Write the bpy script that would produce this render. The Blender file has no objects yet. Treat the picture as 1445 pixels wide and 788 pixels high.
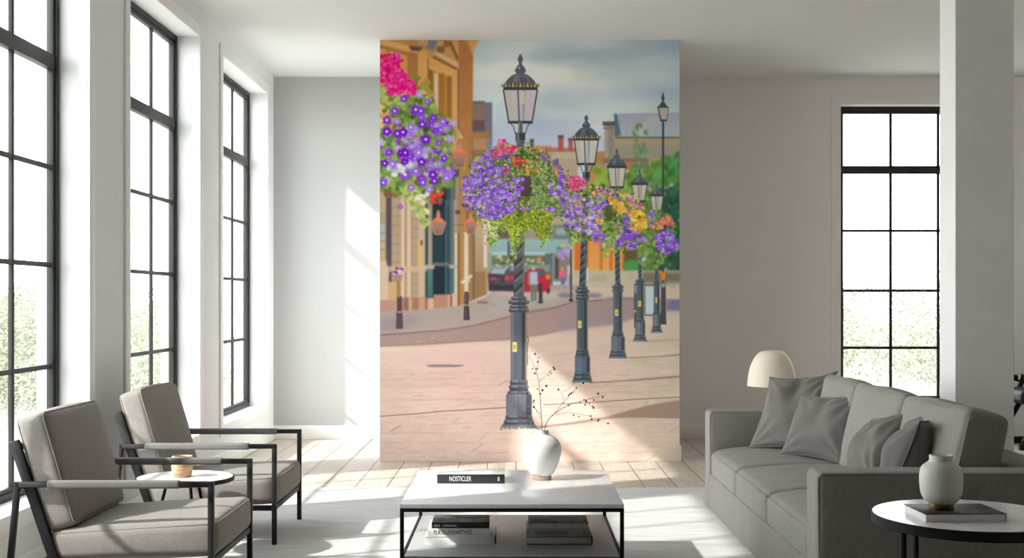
# Living room with a street mural: built object by object
SKY, SUN, EXPO = 6.4, 4.2, 0.76
# ---------------------------------------------------------------- printed street picture (painted into colour attributes)
def paint_mural(S=3):
    import numpy as np
    rng = np.random.default_rng(7)
    X0, Y0, WP, HP = 536.0, 57.0, 423.0, 595.0
    W, H = int(WP*S), int(HP*S)
    cv = np.zeros((H, W, 3), np.float32)

    def blur1(a, s):
        if s <= 0: return a
        n = max(1, int(3*s)); k = np.exp(-0.5*(np.arange(-n, n+1)/s)**2); k = (k/k.sum()).astype(np.float32)
        for ax in (0, 1):
            pad = [(0, 0)]*a.ndim; pad[ax] = (n, n)
            p = np.pad(a, pad, mode='edge'); out = np.zeros_like(a)
            for i, w in enumerate(k):
                sl = [slice(None)]*a.ndim; sl[ax] = slice(i, i+a.shape[ax]); out += w*p[tuple(sl)]
            a = out
        return a

    def noise(fx, fy, seed, octv=4):
        r = np.random.default_rng(seed); out = np.zeros((H, W), np.float32); amp = 1.0; tot = 0
        for o in range(octv):
            gx, gy = max(2, int(WP/fx*2**o)+2), max(2, int(HP/fy*2**o)+2)
            g = r.random((gy+1, gx+1)).astype(np.float32)
            ys = np.linspace(0, gy-1.001, H); xs = np.linspace(0, gx-1.001, W)
            yi = ys.astype(int); xi = xs.astype(int)
            fy_ = (ys-yi)[:, None]; fx_ = (xs-xi)[None, :]
            fy_ = fy_*fy_*(3-2*fy_); fx_ = fx_*fx_*(3-2*fx_)
            a = g[yi][:, xi]; b = g[yi][:, xi+1]; c = g[yi+1][:, xi]; d = g[yi+1][:, xi+1]
            out += amp*((a*(1-fx_)+b*fx_)*(1-fy_)+(c*(1-fx_)+d*fx_)*fy_); tot += amp; amp *= .5
        return out/tot

    def C(c): return np.array(c, np.float32)/255.0

    def comp(x0, y0, mask, col):
        h, w = mask.shape
        r = cv[y0:y0+h, x0:x0+w]; m = mask[..., None]
        r += m*(col-r)

    def poly(pts, col, soft=0.0, alpha=1.0, col2=None, d='v'):
        p = (np.array(pts, np.float32)-(X0, Y0))*S
        pad = int(3*soft*S)+2
        x0 = max(0, int(p[:, 0].min())-pad); x1 = min(W, int(p[:, 0].max())+pad+1)
        y0 = max(0, int(p[:, 1].min())-pad); y1 = min(H, int(p[:, 1].max())+pad+1)
        if x1 <= x0 or y1 <= y0: return
        yy, xx = np.mgrid[y0:y1, x0:x1]; yy = yy+.5; xx = xx+.5
        ins = np.zeros(yy.shape, bool); n = len(p)
        for i in range(n):
            ax, ay = p[i]; bx, by = p[(i+1) % n]
            if ay == by: continue
            c = (ay > yy) != (by > yy)
            ins ^= c & (xx < (bx-ax)*(yy-ay)/(by-ay)+ax)
        m = ins.astype(np.float32)
        if soft > 0: m = blur1(m, soft*S)
        c = C(col)
        if col2 is not None:
            if d == 'v':
                t = np.clip((yy-p[:, 1].min())/max(1e-3, p[:, 1].max()-p[:, 1].min()), 0, 1)
            else:
                t = np.clip((xx-p[:, 0].min())/max(1e-3, p[:, 0].max()-p[:, 0].min()), 0, 1)
            c = c+(C(col2)-c)*t[..., None]
        comp(x0, y0, m*alpha, c)

    def rect(x0, y0, x1, y1, col, **k): poly([(x0, y0), (x1, y0), (x1, y1), (x0, y1)], col, **k)

    def ell(cx, cy, rx, ry, col, **k):
        a = np.linspace(0, 2*np.pi, 20, endpoint=False)
        poly(np.stack([cx+rx*np.cos(a), cy+ry*np.sin(a)], 1), col, **k)

    def line(pts, w, col, **k):
        for (a, b) in zip(pts[:-1], pts[1:]):
            dx, dy = b[0]-a[0], b[1]-a[1]; L = max(1e-4, (dx*dx+dy*dy)**.5); nx, ny = -dy/L*w/2, dx/L*w/2
            poly([(a[0]+nx, a[1]+ny), (b[0]+nx, b[1]+ny), (b[0]-nx, b[1]-ny), (a[0]-nx, a[1]-ny)], col, **k)

    def petunia(x, y, r, col, eye=(245, 235, 215), soft=.25, ecc=1.0, eyef=.24):
        px, py = (x-X0)*S, (y-Y0)*S; R = r*S*1.3
        x0 = max(0, int(px-R)); x1 = min(W, int(px+R)+2); y0 = max(0, int(py-R)); y1 = min(H, int(py+R)+2)
        if x1 <= x0 or y1 <= y0: return
        yy, xx = np.mgrid[y0:y1, x0:x1]; dx = (xx+.5-px)/(r*S); dy = (yy+.5-py)/(r*S*ecc)
        ph = rng.random()*6.28
        d = np.hypot(dx, dy); th = np.arctan2(dy, dx)+ph
        lim = .86+.13*np.cos(5*th)
        m = np.clip((lim-d)/soft+.5, 0, 1)
        c = C(col)[None, None]*(.82+.3*np.clip(d, 0, 1)[..., None]+.10*np.cos(10*th)[..., None])
        c = c+(C(eye)-c)*np.clip((eyef-d)/.14+.5, 0, 1)[..., None]
        comp(x0, y0, m.astype(np.float32), np.clip(c, 0, 1).astype(np.float32))

    def leaf(x, y, r, col, soft=0.0, asp=None):
        a = rng.random()*3.14; asp = asp or .45+.4*rng.random()
        t = np.linspace(0, 2*np.pi, 9, endpoint=False)
        u, v = r*np.cos(t), r*asp*np.sin(t)
        poly(np.stack([x+u*np.cos(a)-v*np.sin(a), y+u*np.sin(a)+v*np.cos(a)], 1), col, soft=soft)

    def jit(col, s=18): return tuple(np.clip(np.array(col)+rng.normal(0, s)+rng.normal(0, s*.35, 3), 0, 255))

    # ---------------- sky
    t = np.linspace(0, 1, H)[:, None, None]; yy = (np.arange(H)/S+Y0)[:, None]; xx = (np.arange(W)/S+X0)[None, :]
    cv[:] = C((198, 210, 214))
    n = noise(130, 42, 3, 5)
    lightb = np.exp(-((yy-103-.02*(xx-700))/17)**2)*np.clip(1.25-abs(xx-760)/150, 0, 1)
    dark1 = np.exp(-((yy-78+.05*(xx-800))/11)**2)*np.clip((xx-715)/60, 0, 1)
    dark2 = np.exp(-((yy-140+.09*(xx-800))/13)**2)*np.clip((xx-700)/40, 0, 1)
    low = np.clip((yy-158)/40, 0, 1)
    k = (n-.5)*1.5
    for i, (a, b, c_, d_, e) in enumerate(((38, -40, -32, -4, 66), (26, -34, -28, -8, 52), (14, -22, -14, 10, 38))):
        cv[..., i] += (a*lightb+b*dark1*.55+c_*dark2*.55+d_*low+e*k)/255
    for (x, y, rx, ry, c_, al) in ((715, 68, 30, 9, (204, 216, 214), .6), (775, 82, 26, 12, (172, 184, 190), .5), (905, 130, 46, 12, (172, 186, 200), .5), (790, 150, 60, 10, (182, 197, 206), .5), (850, 158, 34, 10, (212, 224, 224), .7), (700, 160, 40, 18, (208, 224, 228), .5), (760, 182, 60, 10, (194, 200, 218), .6), (900, 112, 50, 8, (204, 212, 214), .5)):
        ell(x, y, rx, ry, c_, soft=7, alpha=al)
    # ---------------- far centre: roofs, chimneys
    rect(741, 206, 778, 245, (196, 134, 112), soft=.5); rect(741, 212, 800, 216, (186, 120, 104), soft=.5)
    rect(775, 214, 815, 330, (188, 176, 158), soft=.6); rect(770, 209, 815, 215, (178, 112, 100), soft=.5)
    for (a, b, c_, d_) in ((748, 198, 753, 208), (787.5, 193, 795, 214), (802, 197, 808, 214)):
        rect(a, b, c_, d_, (168, 88, 72) if a > 760 else (80, 76, 84), soft=.4); rect(a-.5, b-1.5, c_+.5, b+2.5, (72, 72, 84), soft=.4)
    rect(836, 214, 856, 300, (172, 128, 76), soft=.7); rect(825, 232, 860, 238, (150, 140, 128), soft=.6)
    rect(828, 238, 860, 264, (192, 132, 92), soft=.8)
    # right building
    rect(853, 186, 960, 232, (164, 154, 118), soft=.7); rect(868, 196, 960, 222, (168, 152, 120), soft=.8, col2=(150, 142, 128))
    rect(868, 206, 960, 224, (148, 142, 130), soft=1.5, alpha=.8)
    rect(868, 193, 960, 196, (88, 96, 92), soft=.5)
    poly([(868, 161), (962, 159), (962, 193), (874, 193)], (158, 164, 178), soft=.5, col2=(178, 184, 190))
    for i in range(9):
        rect(874+i*10, 163, 875+i*10, 192, (140, 150, 166), soft=.8, alpha=.5)
    rect(898, 175, 912, 192, (196, 200, 202), soft=2, alpha=.8); rect(912, 165, 930, 180, (186, 188, 194), soft=3, alpha=.6)
    poly([(866, 161), (870, 161), (876, 191), (867, 193)], (78, 104, 124), soft=.5)
    rect(853, 178, 866, 240, (166, 152, 138), soft=.5); rect(858, 176, 866, 226, (140, 130, 122), soft=.6)
    rect(850, 172, 869, 178, (82, 76, 72), soft=.4); rect(851, 180, 868, 183, (120, 108, 98), soft=.4)
    rect(850, 224, 915, 231, (128, 102, 84), soft=.7); rect(880, 229, 912, 240, (180, 114, 80), soft=.8)
    # trees at right
    for i in range(520):
        x = rng.uniform(842, 962); y = rng.uniform(218, 386)
        if y < 248-(x-860)*.32 and x > 880: continue
        if x < 880 and y < 238: continue
        tt = (x-842)/120
        g = np.array((128, 158, 62))*(1-tt)+np.array((70, 118, 62))*tt
        if x > 925 and y > 265: g = g*.62+np.array((-6, 6, 14))
        if y > 330: g = g*.85
        leaf(x, y, rng.uniform(4, 9), jit(g, 16), soft=1.2)
    for i in range(60):
        leaf(rng.uniform(893, 912), rng.uniform(176, 224) if rng.random() < .35 else rng.uniform(200, 240), 3, jit((104, 132, 92), 12), soft=1.0)
    for i in range(90): leaf(rng.uniform(930, 962), rng.uniform(268, 380), rng.uniform(4, 8), jit((36, 70, 52), 9), soft=1.0)
    # orange shop and low wall
    rect(808, 330, 888, 384, (216, 142, 66), soft=.8, col2=(222, 160, 92)); rect(811, 262, 819, 384, (198, 108, 50), soft=.7)
    for a in (826, 846, 860, 878): rect(a, 332, a+4, 384, (184, 112, 48), soft=1.0)
    rect(880, 338, 900, 384, (84, 74, 50), soft=1.5); ell(893, 376, 14, 9, (70, 140, 70), soft=2)
    rect(800, 382, 962, 414, (186, 178, 158), soft=.8, col2=(200, 184, 160))
    for i in range(40): ell(rng.uniform(805, 955), rng.uniform(386, 408), rng.uniform(5, 12), rng.uniform(2, 4), jit((186, 176, 156), 10), soft=1.5, alpha=.6)
    rect(905, 384, 962, 400, (86, 82, 74), soft=2.5, alpha=.8)
    # shops in the middle
    rect(684, 225, 815, 340, (178, 160, 140), soft=.8); rect(690, 318, 815, 340, (150, 138, 126), soft=1)
    rect(700, 322, 720, 338, (96, 74, 70), soft=2); rect(780, 318, 812, 345, (98, 116, 112), soft=1.5); rect(784, 322, 800, 332, (150, 172, 170), soft=1.2)
    rect(686, 338, 802, 361, (148, 178, 180), soft=.7, col2=(134, 164, 166)); rect(686, 356, 775, 360, (170, 196, 196), soft=.6)
    rect(690, 361, 776, 382, (94, 98, 72), soft=.8); rect(716, 340, 720, 362, (70, 84, 86), soft=.6)
    for i in range(42):
        ell(rng.uniform(694, 772), rng.uniform(362, 380), rng.uniform(1.5, 3.2), rng.uniform(1.5, 3), ((150, 180, 140), (216, 196, 150), (190, 90, 70), (70, 110, 80), (222, 214, 196), (60, 54, 46))[rng.integers(6)], soft=.8, alpha=.8)
    rect(686, 357, 694, 386, (126, 150, 148), soft=.7); rect(769, 358, 780, 404, (88, 98, 100), soft=.6)
    rect(780, 358, 806, 398, (124, 118, 108), soft=1); rect(783, 364, 788, 394, (60, 60, 58), soft=.8)
    rect(694, 374, 776, 384, (150, 186, 186), soft=1.2, alpha=.5)
    # ---------------- left buildings
    poly([(530, 50), (676, 50), (668, 72), (666, 300), (690, 320), (688, 440), (530, 446)], (186, 138, 78), soft=.4)
    rect(536, 57, 548, 120, (190, 138, 72), soft=.5); rect(547, 66, 549, 130, (134, 92, 44), soft=.5)
    rect(549, 70, 577, 150, (194, 142, 78), soft=.5); rect(575, 74, 590, 180, (150, 106, 56), soft=.8)
    rect(590, 72, 603, 180, (206, 154, 92), soft=.6); rect(603, 84, 606, 190, (164, 116, 62), soft=.6)
    poly([(606, 82), (646, 96), (646, 200), (606, 200)], (204, 154, 90), soft=.5)
    poly([(604, 98), (638, 110), (638, 200), (604, 200)], (170, 120, 58), soft=.5)
    poly([(604, 98), (611, 100), (611, 160), (604, 158)], (122, 84, 36), soft=.5); rect(613, 104, 618.5, 160, (206, 190, 168), soft=.6)
    rect(619, 104, 627, 175, (148, 100, 44), soft=.5); rect(631, 108, 637, 180, (134, 92, 42), soft=.5)
    poly([(536, 57), (548, 57), (590, 70), (590, 76), (536, 62)], (208, 162, 104), soft=.5)
    poly([(536, 64), (580, 76), (590, 80), (590, 83), (536, 68)], (150, 104, 54), soft=.6)
    poly([(566, 57), (600, 57), (596, 68), (580, 66)], (176, 128, 74), soft=.6)
    poly([(577, 65), (598, 67), (592, 73), (580, 72)], (84, 66, 62), soft=.8)
    poly([(604, 57), (619, 57), (612, 72), (600, 68)], (112, 112, 130), soft=.6); rect(590, 57, 604, 64, (186, 150, 104), soft=.8)
    ell(622, 70, 6, 6, (112, 84, 60), soft=.9); ell(630, 62, 5, 5, (128, 94, 56), soft=.9); ell(621, 62, 5, 4, (188, 150, 104), soft=.8)
    poly([(612, 76), (618, 74), (650, 91), (648, 97)], (206, 172, 136), soft=.5); poly([(612, 79), (646, 97), (644, 100), (610, 82)], (128, 86, 46), soft=.6)
    poly([(632, 60), (636, 58), (648, 82), (646, 88)], (122, 84, 50), soft=.6); poly([(638, 57), (647, 57), (647, 80)], (196, 150, 96), soft=.6)
    rect(646, 98, 648.4, 240, (72, 64, 70), soft=.5); poly([(647, 57), (662, 57), (667, 80), (666, 300), (648, 300)], (164, 108, 62), soft=.4, col2=(158, 108, 66))
    for i in range(26): ell(rng.uniform(650, 664), rng.uniform(66, 200), rng.uniform(1, 4), rng.uniform(1, 5), jit((150, 100, 60), 12), soft=1, alpha=.5)
    poly([(656, 57), (677, 57), (670, 66), (666, 82)], (198, 152, 84), soft=.4); line([(658, 57), (667, 84)], 1.2, (112, 78, 48), soft=.4)
    # grey-brown house beyond
    rect(666, 146, 694, 238, (122, 98, 88), soft=.5); rect(683, 145, 694.5, 205, (108, 104, 116), soft=.5); rect(667, 143, 684, 147, (98, 84, 84), soft=.5)
    rect(667, 186, 690, 196, (150, 108, 66), soft=.6); rect(667, 170, 684, 186, (84, 70, 72), soft=.8); rect(668, 196, 688, 236, (168, 128, 84), soft=.7); ell(690, 204, 4, 10, (118, 124, 140), soft=1)
    rect(664, 212, 690, 300, (128, 98, 76), soft=.8)
    poly([(636, 180), (642, 176), (660, 204), (655, 208)], (206, 166, 118), soft=.6); rect(630, 184, 648, 216, (190, 150, 104), soft=1.2)
    # lower facade
    rect(530, 232, 604, 442, (176, 152, 128), soft=.6); rect(604, 228, 648, 300, (150, 122, 92), soft=1)
    rect(530, 300, 545, 374, (150, 140, 124), soft=.6); rect(537.5, 316, 543.5, 372, (150, 168, 176), soft=.5, col2=(204, 158, 92))
    for yk in (328, 340, 352): rect(537, yk, 544, yk+1.5, (108, 104, 100), soft=.4)
    rect(545, 268, 553, 402, (72, 62, 68), soft=.5); rect(553, 262, 567, 380, (166, 142, 120), soft=.6)
    for a in (566.5, 575): rect(a, 262, a+5, 438, (210, 186, 160), soft=.5); rect(a+5, 262, a+6.5, 438, (140, 114, 96), soft=.5)
    rect(581.5, 262, 590, 430, (166, 142, 120), soft=.5); rect(591, 258, 600, 438, (190, 166, 142), soft=.5)
    for yk in range(266, 430, 13): rect(553, yk, 566, yk+1, (134, 112, 94), soft=.4); rect(581, yk+4, 591, yk+5, (136, 114, 96), soft=.4)
    rect(590, 338, 594, 378, (206, 178, 92), soft=.6); ell(595, 343, 1.8, 4.2, (84, 70, 62), soft=.4)
    rect(600, 240, 648, 424, (40, 62, 66), soft=.5); rect(601, 246, 604.5, 420, (36, 58, 60), soft=.4); rect(604, 246, 610, 380, (156, 138, 122), soft=.6)
    rect(603.5, 376, 611, 420, (82, 112, 110), soft=.5, col2=(64, 92, 90)); rect(611, 250, 630, 420, (24, 34, 42), soft=.5); rect(612, 300, 626, 372, (30, 46, 50), soft=1)
    rect(628, 282, 636, 420, (56, 82, 88), soft=.5); rect(631, 290, 634, 420, (34, 52, 62), soft=.5); rect(636, 380, 641, 418, (66, 96, 96), soft=.5); rect(636, 260, 641, 380, (92, 96, 96), soft=.6)
    rect(641, 282, 646.5, 432, (204, 186, 164), soft=.5); rect(611, 371, 634, 376, (94, 92, 96), soft=.5); rect(600, 374, 613, 380, (176, 156, 140), soft=.6); rect(634, 374, 647, 379, (168, 156, 144), soft=.6)
    rect(536, 376, 602, 384, (196, 172, 146), soft=1, alpha=.8); poly([(530, 370), (545, 368), (549, 384), (548, 424), (530, 428)], (204, 180, 156), soft=.7)
    rect(548, 398, 560, 428, (190, 160, 112), soft=.8)
    rect(530, 424, 562, 442, (172, 132, 116), soft=.8); rect(562, 420, 602, 440, (160, 122, 100), soft=.6)
    for (a, b, c_) in ((566, 576, (150, 108, 88)), (571, 576, (124, 88, 74)), (577, 581.5, (190, 152, 128)), (582, 591, (146, 106, 88)), (591, 600, (180, 142, 118)), (600, 604, (136, 98, 82)), (604, 612, (204, 164, 140))): rect(a, 421, b, 440, c_, soft=.6)
    rect(612, 416, 640, 436, (166, 124, 104), soft=.5); rect(632, 416, 635, 436, (202, 162, 138), soft=.5); rect(635, 418, 638.5, 436, (130, 92, 80), soft=.5); rect(638.5, 414, 646, 434, (206, 170, 148), soft=.5)
    rect(646, 196, 660, 434, (162, 116, 66), soft=.5); rect(646, 200, 648.5, 434, (92, 70, 56), soft=.5); rect(658, 262, 662, 430, (110, 84, 60), soft=.6); rect(662, 250, 673, 430, (140, 108, 74), soft=.6)
    rect(668, 318, 686, 424, (182, 160, 134), soft=.6, col2=(140, 108, 78)); rect(682.5, 300, 687.5, 378, (214, 206, 204), soft=.6); rect(669, 384, 685, 422, (132, 104, 74), soft=.7); rect(667, 320, 670, 424, (102, 80, 62), soft=.6)
    rect(655, 328, 661, 414, (216, 202, 182), soft=.5); line([(651, 400), (666, 389)], 4, (220, 210, 184), soft=.5); line([(654, 392), (663, 398)], 2.5, (206, 196, 170), soft=.5)
    rect(652, 286, 660, 292, (40, 38, 44), soft=.6); rect(642, 250, 648, 330, (150, 128, 112), soft=.7); ell(646, 300, 4, 3, (76, 56, 50), soft=.6); line([(633, 318), (656, 318)], 1, (86, 74, 72), soft=.4)
    # ---------------- ground
    g = np.clip((yy-400)/250, 0, 1)
    base = np.zeros((H, W, 3), np.float32)
    ca, cb = C((212, 188, 174)), C((224, 200, 190))
    base[:] = ca+(cb-ca)*g[..., None]
    right = np.clip((xx-800)/140, 0, 1)*np.ones((H, 1)); base += right[..., None]*(C((208, 192, 170))-C((224, 196, 180)))*.8
    n1 = noise(60, 9, 11, 4); n2 = noise(14, 3, 12, 3); n3 = noise(90, 60, 13, 3)
    base *= (1+.09*(n1-.5)+.10*(n2-.5)*g+.14*(n3-.5))[..., None]
    pink = np.exp(-((xx-650)/60)**2-((yy-520)/70)**2); base += (C((232, 190, 180))-C((220, 194, 178)))*.7*pink[..., None]
    gm = (yy >= 404)*np.ones((1, W), bool)
    edge = np.interp(xx[0], [536, 560, 604, 646, 690, 800, 960], [442, 440, 438, 433, 414, 404, 410])
    gm = yy >= edge[None, :]
    cv[gm] = base[gm]
    poly([(530, 440), (604, 437), (646, 432), (684, 420), (700, 408), (790, 402), (826, 404), (816, 424), (800, 432), (735, 443), (700, 453), (668, 461), (620, 468), (530, 474)], (156, 144, 140), soft=.8, col2=(168, 152, 146))
    poly([(690, 424), (700, 408), (760, 410), (812, 416), (790, 428), (730, 438), (690, 446)], (168, 160, 156), soft=3, alpha=.8)
    poly([(530, 452), (580, 442), (600, 452), (560, 470), (530, 472)], (140, 126, 136), soft=5, alpha=.7)
    poly([(530, 474), (620, 468), (668, 461), (700, 453), (735, 443), (800, 432), (816, 426), (862, 420), (930, 420), (962, 424), (962, 437), (915, 443), (885, 452), (868, 458), (830, 462), (790, 468), (770, 473), (720, 480), (660, 483), (600, 487), (530, 490)], (152, 130, 128), soft=.5, col2=(160, 136, 130))
    poly([(780, 450), (870, 430), (962, 428), (962, 437), (915, 443), (868, 458), (790, 468)], (146, 132, 136), soft=3, alpha=.8)
    poly([(690, 412), (962, 408), (962, 420), (862, 422), (812, 420), (740, 424)], (198, 178, 160), soft=2.2, alpha=.75)
    for (a, b, c_, d_) in ((786, 413, 812, 421), (826, 414, 850, 421), (850, 420, 905, 424)): ell((a+c_)/2, (b+d_)/2, (c_-a)/2, (d_-b)/2, (112, 110, 134), soft=1.2, alpha=.85)
    poly([(944, 424), (962, 422), (962, 440), (940, 436)], (104, 100, 134), soft=1.5, alpha=.9)
    line([(530, 473.5), (620, 467), (668, 460), (700, 452), (735, 442.5), (786, 434), (812, 426), (850, 424)], 2.2, (112, 92, 88), soft=.6)
    line([(530, 470.5), (620, 464.5), (668, 457.5), (700, 449.5), (735, 440)], 1.6, (182, 164, 154), soft=.7, alpha=.8)
    line([(530, 489), (600, 486), (660, 482), (720, 479)], 1.6, (132, 112, 112), soft=1.0)
    line([(608, 478), (614, 476.5)], 1.2, (200, 186, 180), soft=.6); line([(588, 483), (594, 482)], 1, (196, 180, 174), soft=.6)
    rect(674, 426, 688, 428.5, (92, 72, 66), soft=.8); line([(690, 428), (700, 432)], 1, (120, 104, 100), soft=.6)
    poly([(600, 516), (612, 514.5), (652, 515), (656, 516.5), (640, 518.5), (606, 518.5)], (128, 116, 124), soft=.5)
    # paving joints and cracks
    jc = (158, 132, 116)
    row = 528.0
    step = 8.5
    while row < 652:
        x = 536.0
        while x < 959:
            L = rng.uniform(30, 95)
            if rng.random() < .72:
                line([(x, row+rng.uniform(-.7, .7)), (x+L*.5, row-1+rng.uniform(-.8, .8)), (x+L, row-1.6+rng.uniform(-.8, .8))], rng.uniform(.45, .9), jit((176, 148, 132), 8), soft=.35, alpha=rng.uniform(.35, .8))
            if rng.random() < .42:
                xx_ = x+L; sl = (step+2)*rng.uniform(.7, 1.9)
                line([(xx_-sl*.1, row+step*.1), (xx_-sl*.8, row+step*.75)], rng.uniform(.6, 1.3), jit((156, 128, 108), 16), soft=.35, alpha=rng.uniform(.3, .9))
            x += L+rng.uniform(0, 22)
        row += step; step *= 1.06
    for i in range(420):
        x = rng.uniform(536, 958); y = rng.uniform(505, 650); L = rng.uniform(4, 20)
        line([(x, y), (x+L, y-rng.uniform(-.4, .9))], rng.uniform(.4, .9), jit((184, 156, 140) if rng.random() < .6 else (236, 214, 200), 10), soft=.4, alpha=rng.uniform(.3, .7))
    for i in range(40):
        x = rng.uniform(820, 950); y = rng.uniform(470, 560); line([(x, y), (x+rng.uniform(6, 26), y-.6)], .6, (184, 164, 146), soft=.4, alpha=.6)
    line([(536, 588), (556, 586.5), (585, 584.5), (620, 581), (655, 579), (714, 575.5)], 1.2, (118, 92, 84), soft=.3)
    line([(766, 571.5), (800, 570), (838, 568), (880, 565), (920, 562.5), (959, 561)], 1.3, (122, 100, 88), soft=.35)
    line([(536, 590), (585, 586.5), (655, 581), (714, 577.5)], 1.6, (236, 214, 200), soft=.5, alpha=.5)
    # cast shadows
    poly([(742, 606), (760, 602), (800, 597), (858, 588), (895, 577), (930, 569), (960, 565), (960, 591), (900, 589.5), (868, 590), (838, 595), (800, 600), (760, 604)], (152, 130, 116), soft=.7, col2=(146, 124, 110))
    ell(948, 587, 12, 2, (140, 130, 160), soft=.8)
    poly([(830, 539.5), (880, 537), (959, 530), (959, 533), (900, 537.5), (832, 541.5)], (138, 116, 104), soft=.5)
    poly([(882, 505), (930, 502.5), (959, 499.5), (959, 502.5), (890, 506.5)], (146, 124, 112), soft=.5); poly([(908, 481), (959, 478.5), (959, 480.5), (910, 483)], (172, 150, 134), soft=.6)
    line([(780, 500), (808, 498)], 1.2, (190, 164, 146), soft=.7); line([(770, 502), (800, 501)], 1, (186, 160, 142), soft=.6)
    # ---------------- cars and people
    poly([(688, 388), (694, 380), (712, 379), (718, 388), (716, 410), (690, 410)], (58, 52, 62), soft=.7); poly([(690, 386), (696, 379.5), (716, 379), (720, 388)], (156, 170, 188), soft=.7)
    poly([(712, 384), (720, 376), (742, 376), (748, 390), (746, 412), (712, 411)], (76, 70, 78), soft=.7); poly([(718, 382), (724, 375), (740, 374), (744, 384)], (136, 148, 170), soft=.8)
    ell(696, 394, 5, 2.2, (176, 62, 84), soft=.6); ell(715.5, 393, 3, 3.2, (232, 60, 52), soft=.6); ell(722.5, 392.5, 2.4, 3, (196, 48, 56), soft=.6); ell(709.5, 407, 3, 5, (206, 206, 212), soft=.7); ell(703, 400, 4, 7, (72, 70, 78), soft=1)
    rect(690, 402, 746, 411, (44, 40, 46), soft=1)
    poly([(740, 392), (746, 380), (766, 379), (775, 390), (776, 408), (774, 412), (740, 412)], (168, 42, 54), soft=.7); poly([(750, 390), (752, 382), (765, 381), (771, 389)], (72, 82, 100), soft=.6); ell(773, 391, 3.2, 3.8, (232, 120, 50), soft=.6); ell(773.5, 411, 2.5, 4, (52, 40, 44), soft=.6)
    ell(752.5, 379, 2.6, 3.4, (196, 160, 140), soft=.5); poly([(747, 384), (758, 384), (759, 402), (747, 403)], (178, 184, 200), soft=.6); rect(745.5, 386, 748, 402, (136, 124, 122), soft=.6); poly([(748, 402), (758, 402), (757, 425), (753.5, 425), (753, 408), (752, 426), (749, 426)], (98, 108, 98), soft=.6)
    rect(760, 400, 765.5, 428, (52, 48, 56), soft=.5); ell(762.7, 427, 4, 1.6, (52, 48, 56), soft=.5)
    ell(793, 380, 2.2, 2.6, (206, 150, 120), soft=.5); rect(789, 382, 797.5, 393, (228, 92, 134), soft=.7); rect(791.5, 392, 797, 402, (92, 104, 140), soft=.6); rect(800, 375, 806, 400, (194, 190, 186), soft=.8); rect(802, 388, 806, 402, (120, 140, 150), soft=.7)
    ell(789, 352, 4, 3.4, (24, 146, 92), soft=.5); ell(794, 347.5, 2.8, 3, (224, 178, 30), soft=.5); rect(826, 378, 830, 395, (206, 212, 222), soft=.7)
    for i in range(40): petunia(rng.uniform(788, 804), rng.uniform(350, 366), 2.2, jit((158, 130, 200), 14), soft=.5)
    # whole backdrop softened a little: it lies out of focus
    keep = cv[int((505-Y0)*S):].copy(); cv[:] = blur1(cv, .75*S); cv[int((505-Y0)*S):] = keep
    # bollards on the left pavement
    rect(560.5, 418, 567, 462, (66, 54, 60), soft=.5); poly([(559.5, 440), (568, 440), (569, 464.5), (559, 464.5)], (72, 58, 66), soft=.6); rect(560, 439.5, 568, 442, (152, 130, 104), soft=.5)
    rect(655.5, 412, 661, 430, (60, 52, 60), soft=.5); poly([(655, 430), (661.5, 430), (663, 452), (654, 452)], (54, 44, 52), soft=.5); rect(654.5, 430, 662, 432, (168, 148, 96), soft=.4); rect(657, 412, 658.5, 450, (96, 86, 96), soft=.5)
    # thin post in the middle distance
    rect(804.3, 352, 806.8, 424, (54, 52, 60), soft=.4); ell(805.5, 424, 3.2, 2.2, (46, 44, 52), soft=.4)
    # copper lanterns of the facade
    for (cx, ty, s) in ((618.5, 297, 1.0), (664, 300, .9), (648.5, 199, 1.12)):
        line([(cx, ty), (cx, ty+12*s)], 3.4*s, (196, 112, 84), soft=.6); ell(cx, ty+7*s, 2.8*s, 3.5*s, (206, 122, 92), soft=.6)
        poly([(cx-3*s, ty+10*s), (cx+3*s, ty+10*s), (cx+12*s, ty+18*s), (cx+11*s, ty+20*s), (cx-11*s, ty+20*s), (cx-12*s, ty+18*s)], (212, 132, 104), soft=.6, col2=(184, 104, 78))
        poly([(cx-9.5*s, ty+20*s), (cx+9.5*s, ty+20*s), (cx+5*s, ty+34*s), (cx-5*s, ty+34*s)], (150, 122, 112), soft=.5, col2=(112, 88, 82))
        line([(cx-9.5*s, ty+20*s), (cx-5*s, ty+34*s), (cx+5*s, ty+34*s), (cx+9.5*s, ty+20*s)], 1.5, (196, 128, 104), soft=.5)
    for i in range(26): ell(rng.uniform(538, 560), rng.uniform(262, 278), rng.uniform(2, 3.5), rng.uniform(1.6, 3), jit(((206, 74, 52), (120, 60, 46), (96, 88, 50))[rng.integers(3)], 12), soft=.8)
    for i in range(22): ell(rng.uniform(607, 624), rng.uniform(268, 287), rng.uniform(2, 4), rng.uniform(2, 3.4), jit(((228, 70, 40), (206, 60, 70), (90, 70, 40))[rng.integers(3)], 12), soft=.8)
    for i in range(18): ell(rng.uniform(556, 568), rng.uniform(377, 388), 2.2, 2, jit(((120, 60, 150), (226, 214, 230), (176, 60, 110), (80, 104, 60))[rng.integers(4)], 12), soft=.6)
    poly([(553, 388), (569, 388), (566, 398), (557, 398)], (158, 122, 112), soft=.8); rect(560, 397, 565, 420, (146, 112, 76), soft=.7)

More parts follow.
